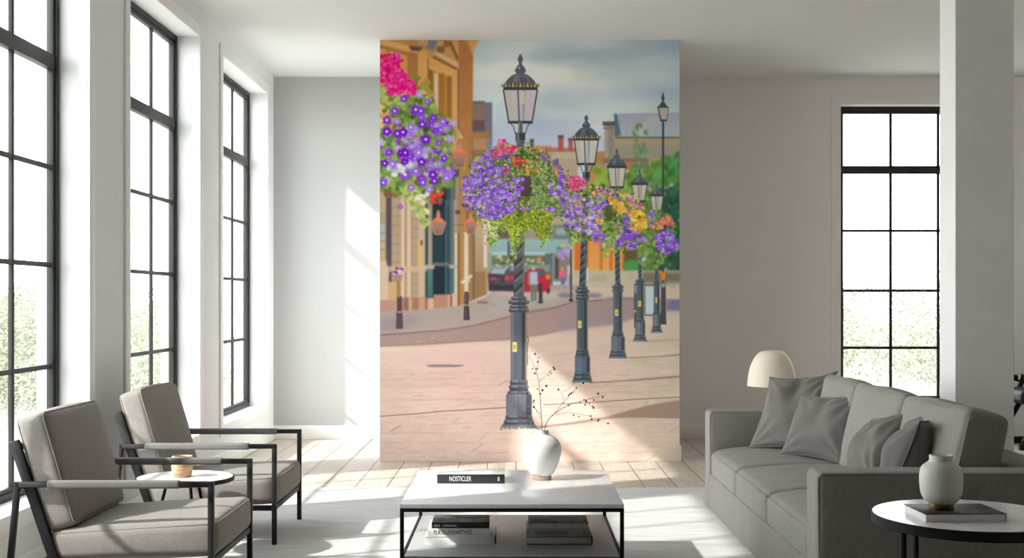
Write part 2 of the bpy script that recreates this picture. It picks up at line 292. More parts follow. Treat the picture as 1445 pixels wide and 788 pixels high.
    # ---------------- street lamps
    def ring(cx, y0, y1, w, col, hi, dk, soft):
        h = (y1-y0)/2; r = min(h, w*.3); a = np.linspace(-np.pi/2, np.pi/2, 7)
        R_ = [(cx+w-r+r*np.cos(t), (y0+y1)/2+h*np.sin(t)) for t in a]; L_ = [(cx-w+r-r*np.cos(t), (y0+y1)/2+h*np.sin(t)) for t in a[::-1]]
        poly(R_+L_, tuple(min(255, c*1.08) for c in col), soft=soft, col2=dk)
        rect(cx-w*.75, y0+h*.3, cx-w*.1, y0+h*.85, hi, soft=max(.3, h*.22), alpha=.85); rect(cx+w*.3, y0+h*.35, cx+w*.5, y0+h*.8, hi, soft=max(.3, h*.22), alpha=.4)
        rect(cx+w*.72, y0+h*.4, cx+w*.95, y1-h*.4, (146, 130, 98), soft=.5, alpha=.45)

    def lamp(cx, tip, dome0, dome1, hw, gy0, gy1, gw0, gw1, pole, pw, p1, col, sp, shaft, foot, gold=True, plaque=None, soft=.3, glass=(206, 200, 192)):
        hi = tuple(min(255, c+70) for c in col); dk = tuple(c*.6 for c in col)
        tx = cx+sp
        h = dome0-tip
        poly([(tx-.35*hw*.12, tip), (tx+.35*hw*.12, tip), (tx+hw*.16, tip+h*.26), (tx+hw*.07, tip+h*.45), (tx-hw*.07, tip+h*.45), (tx-hw*.16, tip+h*.26)], col, soft=soft)
        line([(tx, tip+h*.35), (tx, tip+h*.75)], hw*.17, col, soft=soft)
        poly([(tx-hw*.12, tip+h*.55), (tx+hw*.12, tip+h*.55), (tx+hw*.33, tip+h*.85), (tx+hw*.22, tip+h*1.02), (tx-hw*.22, tip+h*1.02), (tx-hw*.33, tip+h*.85)], col, soft=soft)
        ell(tx-hw*.06, tip+h*.72, hw*.06, h*.08, hi, soft=soft)
        a = np.linspace(0, 1, 9)
        prof = [(.22+.78*(q**.62 if q < 1 else 1), dome0+(dome1-dome0)*q) for q in a]
        poly([(tx-hw*w, y) for w, y in prof]+[(tx+hw*w, y) for w, y in prof[::-1]], hi if False else tuple(c*1.12 for c in col), soft=soft, col2=tuple(c*.8 for c in col))
        poly([(tx-hw*w*.55, y) for w, y in prof[1:7]]+[(tx-hw*w*.1, y) for w, y in prof[1:7][::-1]], hi, soft=max(.5, hw*.04), alpha=.38)
        poly([(tx+hw*w*.5, y) for w, y in prof[1:7]]+[(tx+hw*w*.68, y) for w, y in prof[1:7][::-1]], hi, soft=max(.5, hw*.04), alpha=.3)
        # glass
        poly([(tx-gw0, gy0), (tx+gw0, gy0), (tx+gw1, gy1), (tx-gw1, gy1)], glass, soft=soft, col2=tuple(c*.93 for c in glass))
        poly([(tx-gw0*.95, gy0), (tx-gw0*.55, gy0), (tx-gw1*.5, gy1), (tx-gw1*.9, gy1)], (188, 180, 150), soft=.8, alpha=.5)
        poly([(tx+gw0*.1, gy0), (tx+gw0*.32, gy0), (tx+gw1*.32, gy1), (tx+gw1*.18, gy1)], (142, 140, 146), soft=.5, alpha=.8)
        if hw > 20:
            poly([(tx+1.5, gy0+2), (tx+6.5, gy0+2), (tx+6, gy0+20), (tx+1.5, gy0+20)], (226, 206, 164), soft=.6, alpha=.8)
        fw = max(1.0, hw*.075)
        line([(tx-gw0, gy0), (tx-gw1, gy1)], fw, dk, soft=soft); line([(tx+gw0, gy0), (tx+gw1, gy1)], fw, dk, soft=soft)
        line([(tx-gw0*.15, gy0), (tx-gw1*.1, gy1)], fw*1.2, col, soft=soft)
        rect(tx-gw1-1, gy1-1, tx+gw1+1, gy1+hw*.12, dk, soft=soft); rect(tx-hw*.96, dome1-hw*.06, tx+hw*.96, gy0+.6, dk, soft=soft)
        if gold:
            for i in range(11):
                q = -1+2*i/10; y = dome1-hw*.05-hw*.06*(1-q*q)*0
                poly([(tx+hw*q*1.03-hw*.08, y+hw*.10), (tx+hw*q*1.03, y-hw*.16-.8*(i % 2)), (tx+hw*q*1.03+hw*.08, y+hw*.10)], (190, 172, 106) if i % 2 else (150, 134, 86), soft=soft)
        # brackets and neck
        bh = hw*.7
        for s in (-1, 1): line([(tx+s*gw1*.95, gy1+1), (tx+s*gw1*.62, gy1+bh*.35), (tx+s*gw1*.42, gy1+bh)], max(.7, hw*.045), dk, soft=soft)
        rect(tx-hw*.12, gy1, tx+hw*.12, gy1+bh, col, soft=soft); rect(tx-hw*.09, gy1, tx-hw*.03, gy1+bh, (150, 130, 96), soft=soft, alpha=.7)
        rect(tx-hw*.27, gy1+bh*.9, tx+hw*.27, gy1+bh*1.5, dk, soft=soft); rect(tx-hw*.2, gy1+bh*.92, tx-hw*.08, gy1+bh*1.48, hi, soft=.5, alpha=.6)
        poly([(tx-hw*.27, gy1+bh*1.5), (tx+hw*.27, gy1+bh*1.5), (tx+hw*.18, gy1+bh*2.1), (tx-hw*.18, gy1+bh*2.1)], col, soft=soft)
        # pole (twisted), from below the lantern to p1
        poly([(tx-pw*.45, gy1+bh*2), (tx+pw*.45, gy1+bh*2), (cx+pw*.5, p1), (cx-pw*.5, p1)], col, soft=soft, col2=tuple(c*.92 for c in col))
        y = pole; tw = pw*1.25
        while y < p1-1:
            t_ = (y-gy1)/(p1-gy1); c0 = tx+(cx-tx)*t_
            poly([(c0-pw*.5, y+tw*.62), (c0+pw*.5, y), (c0+pw*.5, y+tw*.26), (c0-pw*.5, y+tw*.9)], dk, soft=soft*.7)
            poly([(c0-pw*.3, y+tw*.95), (c0+pw*.3, y+tw*.50), (c0+pw*.2, y+tw*.68), (c0-pw*.35, y+tw*1.1)], hi, soft=.4, alpha=.6)
            y += tw
        if sp or True: rect(cx+pw*.36, p1-(p1-pole)*.9, cx+pw*.52, p1, (150, 136, 96), soft=.4, alpha=.45)
        # collar, shaft, base
        s0, s1, sw = shaft; f0, f1, bw, fw2 = foot
        ch = s0-p1
        rect(cx-sw*.82, p1-ch*.15, cx+sw*.82, s0, dk, soft=soft)
        for (q0, q1, w) in ((-.30, -.02, .98), (-.02, .34, 1.3), (.40, .66, 1.12), (.66, 1.0, 1.26)): ring(cx, p1+ch*q0, p1+ch*q1, sw*w, col, hi, dk, soft)
        poly([(cx-sw, s0), (cx+sw, s0), (cx+sw, s1), (cx-sw, s1)], col, soft=soft)
        rect(cx-sw*.98, s0, cx-sw*.62, s1, tuple(c*1.25 for c in col), soft=.4); rect(cx+sw*.35, s0, cx+sw*.85, s1, dk, soft=.5); rect(cx+sw*.78, s0, cx+sw*1.0, s1, (146, 132, 104), soft=.4, alpha=.75)
        bh2 = (f0-s1)
        poly([(cx-sw*1.0, s1), (cx+sw*1.0, s1), (cx+sw*1.2, f0), (cx-sw*1.2, f0)], col, soft=soft, col2=dk)
        for (q0, q1, w) in ((-.02, .30, 1.14), (.36, .66, 1.24), (.80, 1.06, 1.40)): ring(cx, s1+bh2*q0, s1+bh2*q1, sw*w, col, hi, dk, soft)
        fb = f0+(f1-f0)*.62
        poly([(cx-bw*.96, f0), (cx+bw*.96, f0), (cx+bw, f0+2), (cx+bw, fb), (cx-bw, fb), (cx-bw, f0+2)], tuple(c*1.12+4 for c in col), soft=soft)
        rect(cx-bw*.9, f0+1, cx-bw*.25, fb-.5, tuple(c*1.3+6 for c in col), soft=.6, alpha=.8); rect(cx+bw*.55, f0+1, cx+bw, fb, dk, soft=.6, alpha=.8); line([(cx-bw*.2, f0+1), (cx-bw*.2, fb)], .8, hi, soft=.3, alpha=.7)
        fh = f1-fb
        poly([(cx-bw*1.0, fb), (cx+bw*1.0, fb), (cx+bw*1.18, fb+fh*.6), (cx+fw2*.98, fb+fh*.86), (cx+fw2, f1), (cx-fw2, f1), (cx-fw2*.98, fb+fh*.86), (cx-bw*1.18, fb+fh*.6)], col, soft=soft, col2=tuple(c*1.15 for c in col))
        ring(cx, fb, fb+fh*.28, bw*1.06, col, hi, dk, soft); ring(cx, fb+fh*.38, fb+fh*.68, bw*1.2, col, hi, dk, soft)
        rect(cx-fw2*.8, f1-fh*.16, cx+fw2*.3, f1-fh*.05, hi, soft=.4, alpha=.55)
        if plaque:
            a_, b_, c_, d_ = plaque; rect(a_, b_, c_, d_, (216, 206, 118), soft=.3); ell((a_+c_)/2, (b_+d_)/2, (c_-a_)*.3, (d_-b_)*.22, (166, 150, 70), soft=.3)

    col = (72, 80, 88)
    # tall lamp far right
    rect(933.6, 172, 936.8, 405, (52, 60, 64), soft=.4)
    poly([(934.4, 131), (935.6, 131), (937.5, 140), (936, 143), (940, 149), (944, 153), (926, 153), (930, 149), (934, 143), (932.5, 140)], (54, 64, 70), soft=.4)
    poly([(929, 153), (942.5, 153), (940, 170), (932, 170)], (178, 170, 164), soft=.4); line([(928.5, 153), (932, 171)], 1.8, (50, 60, 66), soft=.4); line([(943, 153), (940, 171)], 1, (60, 68, 72), soft=.4); rect(931.5, 169, 940.5, 172, (54, 64, 70), soft=.4)
    rect(932.2, 400, 939, 458, (58, 64, 72), soft=.4); ell(935, 390, 3.4, 6.2, (240, 122, 24), soft=.5); ell(935.5, 403, 3, 3, (150, 158, 172), soft=.5)
    poly([(932, 440), (939, 440), (940, 458), (931, 458)], (52, 58, 66), soft=.4)
    # info boards
    rect(894.5, 401, 899, 463, (62, 72, 78), soft=.4); rect(909, 402, 924, 446, (76, 88, 90), soft=.4); rect(910.5, 404, 922.5, 444, (192, 208, 214), soft=.4); rect(895.5, 403, 898, 414, (150, 160, 168), soft=.4); rect(893.5, 438, 899, 441, (214, 150, 84), soft=.4)
    lamp(926.3, 261, 269, 276, 10.5, 277, 298, 9.2, 6.2, 345, 4.4, 398, col, 0, (403, 440, 4.2), (444, 470, 5.6, 8.8), gold=False, plaque=(924.3, 420, 927, 428), soft=.5, glass=(196, 194, 176))
    lamp(902.8, 240, 250, 260, 12.5, 261, 284, 10.8, 7.2, 345, 4.8, 396, col, -.8, (402, 450, 5.4), (455, 482, 6.8, 10.2), gold=False, plaque=(900, 425, 904.5, 433), soft=.45, glass=(206, 202, 186))
    lamp(871.5, 211, 223, 236, 14.5, 237, 264.5, 12.6, 9, 345, 7, 404, col, -1.6, (412, 468, 6.6), (476, 506, 9.6, 13), gold=False, plaque=(867.5, 437, 872, 446), soft=.4, glass=(208, 204, 192))
    lamp(821.5, 163, 180, 195, 19, 198, 231.5, 17, 12, 330, 9.5, 409, (66, 76, 86), 5.5, (423, 494, 7.8), (504, 540, 10.6, 14.4), plaque=(815.5, 453, 820.5, 463.5), soft=.3, glass=(210, 206, 200))

    # ---------------- flower baskets
    def inside(px, py, pts):
        ins = False; n_ = len(pts)
        for i in range(n_):
            ax, ay = pts[i]; bx, by = pts[(i+1) % n_]
            if (ay > py) != (by > py) and px < (bx-ax)*(py-ay)/(by-ay)+ax: ins = not ins
        return ins

    def scatter(pts, n_):
        p = np.array(pts); out = []
        while len(out) < n_:
            x = rng.uniform(p[:, 0].min(), p[:, 0].max()); y = rng.uniform(p[:, 1].min(), p[:, 1].max())
            if inside(x, y, pts): out.append((x, y))
        return out

    def greens(pts, n_, r, dark, light, soft=0):
        for (x, y) in scatter(pts, n_):
            t_ = rng.random(); leaf(x, y, rng.uniform(.6, 1.2)*r, jit(np.array(dark)*(1-t_)+np.array(light)*t_, 10), soft=soft)

    PUR = ((116, 62, 206), (134, 84, 212), (98, 40, 190), (152, 112, 222), (170, 140, 226), (124, 70, 196))
    def purples(pts, n_, r, soft=.3, eyef=.22, pal=PUR):
        for (x, y) in scatter(pts, n_):
            petunia(x, y, rng.uniform(.75, 1.2)*r, jit(pal[rng.integers(len(pal))], 14), soft=soft, ecc=rng.uniform(.75, 1), eyef=eyef)

    def dots(pts, n_, r, cols, soft=.3):
        for (x, y) in scatter(pts, n_): ell(x, y, r*rng.uniform(.7, 1.2), r*rng.uniform(.6, 1.1), jit(cols[rng.integers(len(cols))], 14), soft=soft)

    # farthest baskets
    greens([(896, 300), (915, 290), (940, 300), (957, 320), (958, 350), (940, 362), (930, 378), (900, 372), (892, 340)], 170, 4, (58, 84, 40), (150, 176, 100), soft=.7)
    purples([(922, 330), (945, 324), (958, 335), (957, 352), (940, 358), (926, 350)], 90, 2.9, soft=.6); purples([(898, 300), (924, 298), (930, 318), (905, 325)], 34, 2.5, soft=.6)
    dots([(932, 306), (948, 308), (952, 318), (934, 318)], 26, 2.4, ((236, 84, 130), (240, 120, 120), (226, 150, 80)), soft=.6)
    dots([(918, 315), (934, 312), (934, 324), (918, 324)], 16, 2.2, ((226, 160, 90), (230, 120, 70)), soft=.6)
    greens([(856, 280), (890, 272), (915, 300), (914, 340), (900, 352), (880, 356), (860, 340)], 260, 3.6, (54, 76, 30), (150, 170, 80), soft=.6)
    dots([(888, 300), (908, 296), (914, 318), (902, 330), (888, 328)], 70, 2.9, ((236, 178, 40), (244, 196, 70), (226, 150, 50), (240, 206, 120)), soft=.6)
    purples([(862, 328), (900, 326), (912, 340), (890, 352), (866, 346)], 70, 2.8, soft=.5); purples([(860, 296), (886, 296), (890, 326), (864, 330)], 46, 2.6, soft=.5)
    dots([(870, 272), (896, 276), (908, 294), (890, 296)], 40, 2.3, ((230, 170, 110), (214, 180, 120), (226, 90, 140), (190, 150, 200)), soft=.5)
    # second basket
    def fringe(pts, n_, r, dark, light, spread=3.5):
        p = np.array(pts, float)
        for i in range(n_):
            k_ = rng.integers(len(p)); t_ = rng.random(); q = p[k_]*(1-t_)+p[(k_+1) % len(p)]*t_
            leaf(q[0]+rng.normal(0, spread), q[1]+rng.normal(0, spread), rng.uniform(.6, 1.2)*r, jit(np.array(dark)+(np.array(light)-np.array(dark))*rng.random(), 10), soft=.25)
    B2 = [(800, 272), (812, 256), (840, 258), (862, 266), (878, 280), (884, 300), (872, 326), (868, 340), (850, 345), (828, 340), (806, 345), (800, 330), (792, 312), (790, 290)]
    greens(B2, 480, 3.3, (46, 66, 30), (148, 172, 84), soft=.35)
    greens([(804, 318), (814, 318), (812, 342), (805, 352)], 50, 2.2, (96, 124, 50), (186, 202, 130), soft=.4); greens([(845, 330), (872, 330), (868, 358), (850, 362)], 60, 3, (96, 124, 60), (178, 196, 130), soft=.6)
    ell(858, 300, 6, 12, (58, 60, 34), soft=2, alpha=.8)
    purples([(794, 280), (806, 274), (836, 284), (852, 290), (850, 306), (846, 330), (832, 334), (806, 322), (790, 318)], 190, 2.6, soft=.4, pal=PUR+((186, 166, 230), (206, 190, 232)))
    purples([(838, 262), (866, 270), (880, 290), (856, 292), (840, 284)], 50, 2.4, soft=.4)
    purples([(836, 325), (856, 330), (852, 344), (838, 344)], 20, 2.6, soft=.5)
    dots([(858, 278), (878, 284), (884, 300), (868, 306), (862, 292)], 46, 2.4, ((240, 184, 40), (244, 166, 40), (236, 150, 60), (240, 200, 110)), soft=.4)
    dots([(842, 308), (850, 308), (850, 316), (842, 316)], 6, 2.2, ((242, 186, 40),), soft=.4); dots([(832, 264), (864, 264), (868, 276), (840, 280)], 30, 1.8, ((226, 160, 90), (214, 190, 120), (232, 130, 80)), soft=.4)
    dots([(797, 256), (806, 249), (820, 250), (827, 258), (824, 268), (808, 271), (799, 266)], 80, 2.3, ((240, 96, 150), (228, 60, 124), (246, 130, 176), (214, 44, 104)), soft=.4)
    # ---------------- near lamp and its basket
    lamp(732, 77, 104, 122, 25, 127, 172, 24, 16.5, 322, 15, 424, (82, 84, 94), 2.2, (441, 537, 11.5), (556, 605, 18, 26), plaque=(723, 483, 729.5, 497), soft=.22, glass=(204, 196, 204))
    for i in range(46): ell(rng.uniform(706, 758), rng.uniform(602, 607), rng.uniform(.5, 1.6), .6, ((206, 196, 190), (150, 130, 96), (104, 92, 96))[rng.integers(3)], soft=.2)
    for i in range(46): ell(rng.uniform(716, 748), rng.uniform(558, 590), rng.uniform(.4, 1.0), rng.uniform(.4, 1.0), ((150, 156, 172), (70, 70, 82))[rng.integers(2)], soft=.3, alpha=.6)
    line([(743, 474), (745.5, 478), (744, 492), (744.5, 516)], 1.2, (78, 66, 58), soft=.3)
    B1 = [(660, 240), (676, 222), (700, 208), (730, 206), (760, 212), (788, 228), (800, 250), (803, 278), (796, 300), (778, 312), (774, 336), (766, 344), (754, 318), (742, 325), (735, 342), (726, 358), (722, 334), (708, 318), (702, 340), (690, 344), (688, 318), (672, 308), (660, 290), (654, 268)]
    poly([(x+(728-x)*.10, y+(262-y)*.10) for x, y in B1], (62, 78, 36), soft=3, alpha=.8)
    greens(B1, 1150, 2.5, (48, 64, 26), (168, 190, 100), soft=.2)
    greens([(742, 228), (775, 225), (796, 250), (796, 296), (770, 310), (752, 290)], 420, 2.6, (62, 84, 44), (172, 190, 128), soft=.2)
    greens([(690, 300), (778, 296), (776, 332), (766, 344), (752, 322), (738, 330), (720, 326), (704, 322)], 380, 2.4, (86, 104, 24), (182, 190, 62), soft=.2)
    greens([(688, 312), (706, 312), (702, 336), (692, 346)], 90, 2.0, (112, 140, 44), (206, 214, 150), soft=.2); greens([(716, 320), (738, 320), (732, 350), (727, 366), (722, 350)], 80, 2.0, (118, 140, 30), (190, 204, 70), soft=.2)
    poly([(733, 246), (750, 243), (751, 268), (747, 278), (736, 278)], (74, 60, 58), soft=.5, col2=(64, 52, 46)); rect(733, 246, 738, 270, (98, 82, 80), soft=1.0, alpha=.7)
    greens([(750, 240), (764, 240), (764, 300), (748, 296)], 80, 2.4, (50, 72, 36), (160, 182, 124), soft=.2); greens([(728, 240), (754, 238), (752, 248), (730, 250)], 30, 2.2, (66, 84, 34), (150, 172, 90), soft=.2)
    purples([(654, 268), (664, 236), (690, 228), (716, 246), (732, 250), (736, 270), (728, 290), (728, 300), (712, 304), (706, 312), (690, 310), (676, 306), (660, 290)], 370, 2.7, soft=.3, pal=PUR+((150, 110, 220), (178, 150, 228), (92, 40, 176), (84, 44, 160)))
    greens([(654, 268), (664, 236), (690, 228), (716, 246), (732, 250), (728, 300), (706, 312), (676, 306), (660, 290)], 150, 1.7, (58, 74, 34), (170, 192, 120), soft=.2)
    purples([(654, 262), (670, 236), (700, 240), (716, 262), (724, 296), (700, 308), (676, 302), (660, 286)], 110, 2.5, soft=.3, pal=PUR+((170, 140, 228),))
    purples([(668, 228), (690, 212), (724, 214), (722, 240), (690, 236)], 55, 2.6, soft=.3, pal=((112, 72, 190), (98, 58, 170), (150, 120, 210)))
    purples([(782, 228), (797, 240), (804, 280), (796, 300), (786, 280), (788, 250)], 55, 2.7, soft=.3); purples([(752, 216), (786, 224), (790, 236), (770, 230)], 18, 2.3, soft=.3, pal=((104, 60, 180), (96, 52, 168)))
    purples([(772, 258), (786, 262), (784, 276), (774, 274)], 8, 3.4, soft=.3); purples([(770, 290), (784, 286), (784, 302), (772, 302)], 4, 4, soft=.25, eyef=.25)
    for (x, y) in ((737.5, 253.5), (737, 266), (726, 279), (728, 287), (700, 280), (692, 296), (706, 290), (735, 295), (744, 294), (722, 299)): petunia(x, y, 3.6, jit((140, 80, 206), 10), soft=.25)
    dots([(688, 312), (706, 312), (704, 332), (690, 338)], 20, 1.2, ((236, 226, 206), (214, 206, 160)), soft=.3)
    dots([(692, 216), (700, 208), (704, 198), (712, 198), (718, 204), (727, 206), (728, 214), (712, 216), (700, 222), (692, 222)], 130, 2.1, ((238, 92, 140), (226, 56, 110), (246, 132, 170), (206, 44, 96)), soft=.3)
    dots([(722, 222), (742, 224), (745, 236), (724, 238)], 20, 1.9, ((226, 60, 64), (232, 96, 54), (216, 44, 84)), soft=.3); dots([(735, 226), (764, 226), (764, 246), (740, 244)], 18, 1.7, ((236, 140, 50), (240, 170, 70), (226, 110, 60)), soft=.3)
    dots([(780, 232), (790, 240), (788, 250), (780, 246)], 10, 1.6, ((238, 160, 60), (226, 140, 100)), soft=.3); dots([(666, 229), (676, 226), (676, 231), (668, 232)], 6, 1.7, ((236, 160, 90), (240, 180, 100)), soft=.3)
    dots([(710, 238), (716, 238), (717, 245), (711, 245)], 6, 1.8, ((216, 40, 90),), soft=.3)
    fringe(B1, 260, 2.0, (70, 92, 40), (170, 190, 96))
    purples([(664, 232), (700, 210), (690, 222), (668, 240)], 22, 2.4, soft=.3); purples([(652, 250), (658, 246), (660, 296), (654, 290)], 20, 2.5, soft=.3)
    poly([(741, 247), (745, 239), (748, 246)], (222, 150, 50), soft=.3)
    # ---------------- close basket at the left edge (out of focus)
    A = [(530, 130), (560, 118), (590, 112), (606, 130), (616, 158), (640, 176), (642, 190), (634, 210), (640, 232), (638, 256), (624, 270), (608, 268), (590, 286), (560, 272), (530, 268)]
    poly(A, (78, 96, 46), soft=2.5)
    greens(A, 430, 6, (54, 76, 28), (164, 188, 92), soft=.9)
    greens([(565, 262), (600, 262), (602, 300), (606, 318), (598, 322), (586, 300), (572, 284)], 70, 4.6, (112, 134, 52), (206, 212, 150), soft=.9)
    dots([(536, 140), (552, 150), (556, 180), (536, 186)], 20, 4, ((240, 176, 120), (226, 150, 90), (240, 206, 160), (120, 140, 90)), soft=1); dots([(580, 108), (606, 116), (608, 134), (590, 132)], 24, 4, ((226, 160, 80), (150, 130, 60), (236, 140, 80), (110, 120, 50)), soft=1)
    dots([(536, 126), (580, 130), (572, 156), (536, 150)], 24, 4, ((150, 172, 100), (100, 120, 60), (206, 190, 120)), soft=1)
    PA = ((122, 36, 204), (136, 72, 210), (104, 20, 186), (150, 104, 220), (172, 146, 228), (116, 44, 196), (128, 54, 206))
    purples([(536, 176), (566, 168), (590, 140), (602, 152), (616, 168), (642, 178), (630, 214), (640, 238), (632, 262), (606, 264), (590, 250), (566, 252), (536, 258)], 105, 5.6, soft=.6, eyef=.18, pal=PA+((160, 130, 224), (178, 160, 228), (150, 96, 214)))
    greens(A, 120, 4.2, (60, 84, 30), (176, 198, 110), soft=.9)
    for (x, y, r, c_) in ((587, 155, 8, (112, 40, 206)), (594, 157, 7, (120, 50, 200)), (546, 170, 7, (118, 44, 196)), (569, 187, 7.5, (100, 10, 190)), (561, 189, 7, (112, 30, 196)), (546, 186, 7.5, (100, 20, 186)), (601, 197, 8, (104, 26, 196)), (572, 216, 7, (104, 0, 190)), (591, 216, 8, (150, 120, 224)), (554, 232, 8, (146, 110, 222)), (543, 231, 6, (96, 10, 180)), (595, 229, 7.5, (104, 20, 190)), (572, 247, 9, (130, 70, 208)), (587, 242, 7.5, (140, 92, 214)), (611, 247, 7, (104, 10, 184)), (597, 258, 7, (124, 66, 204)), (630, 252, 7, (150, 110, 220)), (613, 256, 6.5, (108, 30, 196)), (627, 224, 6, (110, 40, 190)), (640, 174, 5, (186, 156, 226)), (596, 176, 7, (110, 34, 196)), (625, 172, 6.5, (140, 96, 214)), (557, 157, 6.5, (120, 56, 200)), (570, 140, 6, (114, 50, 196)), (592, 134, 5.5, (170, 150, 226)), (603, 144, 5.5, (132, 80, 206)), (606, 268, 6, (150, 116, 216)), (541, 258, 7, (130, 72, 206)), (580, 265, 6, (140, 100, 190)), (565, 292, 4, (120, 70, 180)), (580, 180, 7, (150, 120, 216))):
        petunia(x, y, r, c_, soft=.4, eyef=.24)
    dots([(545, 236), (580, 232), (574, 246), (556, 250)], 12, 4, ((206, 214, 240), (186, 206, 190), (226, 232, 240)), soft=1); dots([(585, 276), (605, 272), (600, 288), (590, 286)], 10, 3, ((232, 214, 206), (240, 226, 220)), soft=.8)
    x1_, y1_ = int((652-X0)*S), int((330-Y0)*S); sub = cv[:y1_, :x1_].copy(); bl = blur1(sub, .6*S)
    mk = np.zeros((y1_, x1_), np.float32); mk[int((128-Y0)*S):, :int((646-X0)*S)] = 1; mk = blur1(mk, 1.5*S)[..., None]; cv[:y1_, :x1_] = sub*(1-mk)+bl*mk
    PK = ((236, 34, 134), (222, 12, 112), (246, 84, 164), (206, 4, 92), (240, 50, 146))
    for (cx, cy, rx, ry, n_) in ((546, 90, 20, 13, 110), (560, 84, 8, 8, 30), (543, 106, 13, 11, 60), (560, 118, 16, 14, 120), (578, 126, 10, 12, 60), (568, 105, 7, 8, 26), (556, 128, 12, 8, 40)):
        for i in range(n_):
            a = rng.random()*6.28; q = rng.random()**.5
            ell(cx+rx*q*np.cos(a), cy+ry*q*np.sin(a), rng.uniform(1.8, 3.4), rng.uniform(1.6, 3), jit(PK[rng.integers(5)], 12), soft=.7)
    cv[:] = blur1(cv, .28*S)
    # a printed photograph: slight grain, gentle contrast
    cv *= (1+.012*rng.standard_normal((H, W, 1))).astype(np.float32)
    return np.clip(cv, 0, 1)
# ---------------------------------------------------------------- scene
import bpy, bmesh, math, random
import numpy as np
from mathutils import Vector, Matrix
random.seed(4)
SC = bpy.context.scene
COL = SC.collection
PI = math.pi
F, CX, CY, EYE = 1700.0, 728.0, 425.0, 1.3          # focal length in px, vanishing point, eye height

def at(px, py, d): return Vector(((px-CX)*d/F, d, EYE-(py-CY)*d/F))

# ---- mesh helpers
def finish(name, bm, mat, parent=None, smooth=None, loc=None):
    bmesh.ops.recalc_face_normals(bm, faces=bm.faces)
    me = bpy.data.meshes.new(name); bm.to_mesh(me); bm.free()
    if smooth is not None:
        for p in me.polygons: p.use_smooth = True
        if smooth < 3: me.set_sharp_from_angle(angle=smooth)
    me.materials.append(mat)
    o = bpy.data.objects.new(name, me); COL.objects.link(o)
    if parent is not None: o.parent = parent
    if loc is not None: o.location = loc
    return o

def tag(o, label=None, cat=None, group=None, kind=None):
    if label: o['label'] = label
    if cat: o['category'] = cat
    if group: o['group'] = group
    if kind: o['kind'] = kind
    return o

def empty(name, loc, rz=0.0):
    o = bpy.data.objects.new(name, None); COL.objects.link(o); o.location = loc; o.rotation_euler = (0, 0, rz)
    o.empty_display_size = .1
    return o

def copy_tree(o, parent=None):
    c = o.copy(); COL.objects.link(c)
    if parent is not None: c.parent = parent
    for ch in list(o.children): copy_tree(ch, c)
    return c

def add_box(bm, x0, x1, y0, y1, z0, z1, bevel=0.0, seg=2):
    v = [bm.verts.new((x, y, z)) for x in (x0, x1) for y in (y0, y1) for z in (z0, z1)]
    fs = [(0, 1, 3, 2), (4, 6, 7, 5), (0, 4, 5, 1), (2, 3, 7, 6), (0, 2, 6, 4), (1, 5, 7, 3)]
    f = [bm.faces.new([v[i] for i in q]) for q in fs]
    if bevel > 0:
        ed = list({e for q in f for e in q.edges})
        bmesh.ops.bevel(bm, geom=ed, offset=bevel, segments=seg, affect='EDGES', profile=.5)

def box(name, x0, x1, y0, y1, z0, z1, mat, parent=None, bevel=0.0, seg=2):
    bm = bmesh.new(); add_box(bm, x0, x1, y0, y1, z0, z1, bevel, seg)
    return finish(name, bm, mat, parent, smooth=.6 if bevel else None)

def add_tube(bm, pts, r, seg=10, closed=False, radii=None, square=False):
    pts = [Vector(p) for p in pts]; n = len(pts); rings = []
    prev = None
    for i, p in enumerate(pts):
        if closed: t = (pts[(i+1) % n]-pts[i-1]).normalized()
        else: t = (pts[min(i+1, n-1)]-pts[max(i-1, 0)]).normalized()
        if prev is None:
            a = Vector((0, 0, 1)) if abs(t.z) < .9 else Vector((1, 0, 0))
            u = t.cross(a).normalized()
        else:
            u = (prev-t*prev.dot(t)).normalized()
        prev = u; w = t.cross(u)
        rr = radii[i] if radii else r
        ring = []
        for k in range(seg):
            an = 2*PI*k/seg+(PI/4 if square else 0)
            ring.append(bm.verts.new(p+(u*math.cos(an)+w*math.sin(an))*rr))
        rings.append(ring)
    m = n if closed else n-1
    for i in range(m):
        a, b = rings[i], rings[(i+1) % n]
        for k in range(seg): bm.faces.new((a[k], a[(k+1) % seg], b[(k+1) % seg], b[k]))
    if not closed:
        bm.faces.new(rings[0][::-1]); bm.faces.new(rings[-1])

def tube(name, pts, r, mat, parent=None, seg=10, closed=False, radii=None, smooth=.8):
    bm = bmesh.new(); add_tube(bm, pts, r, seg, closed, radii)
    return finish(name, bm, mat, parent, smooth=smooth)

def add_bar(bm, a, b, w, h, up=(0, 0, 1)):
    """square bar between two points: w across, h along 'up'"""
    a, b = Vector(a), Vector(b); t = (b-a).normalized(); up = Vector(up)
    s = t.cross(up).normalized(); u = s.cross(t).normalized()
    v = []
    for p in (a, b):
        for (i, j) in ((-1, -1), (1, -1), (1, 1), (-1, 1)): v.append(bm.verts.new(p+s*(w/2*i)+u*(h/2*j)))
    fs = [bm.faces.new([v[i] for i in q]) for q in ((3, 2, 1, 0), (4, 5, 6, 7), (0, 1, 5, 4), (1, 2, 6, 5), (2, 3, 7, 6), (3, 0, 4, 7))]
    bmesh.ops.bevel(bm, geom=list({e for q in fs for e in q.edges}), offset=min(w, h)*.16, segments=2, affect='EDGES', profile=.5)

def bar(name, a, b, w, h, mat, parent=None, up=(0, 0, 1)):
    bm = bmesh.new(); add_bar(bm, a, b, w, h, up)
    return finish(name, bm, mat, parent, smooth=.6)

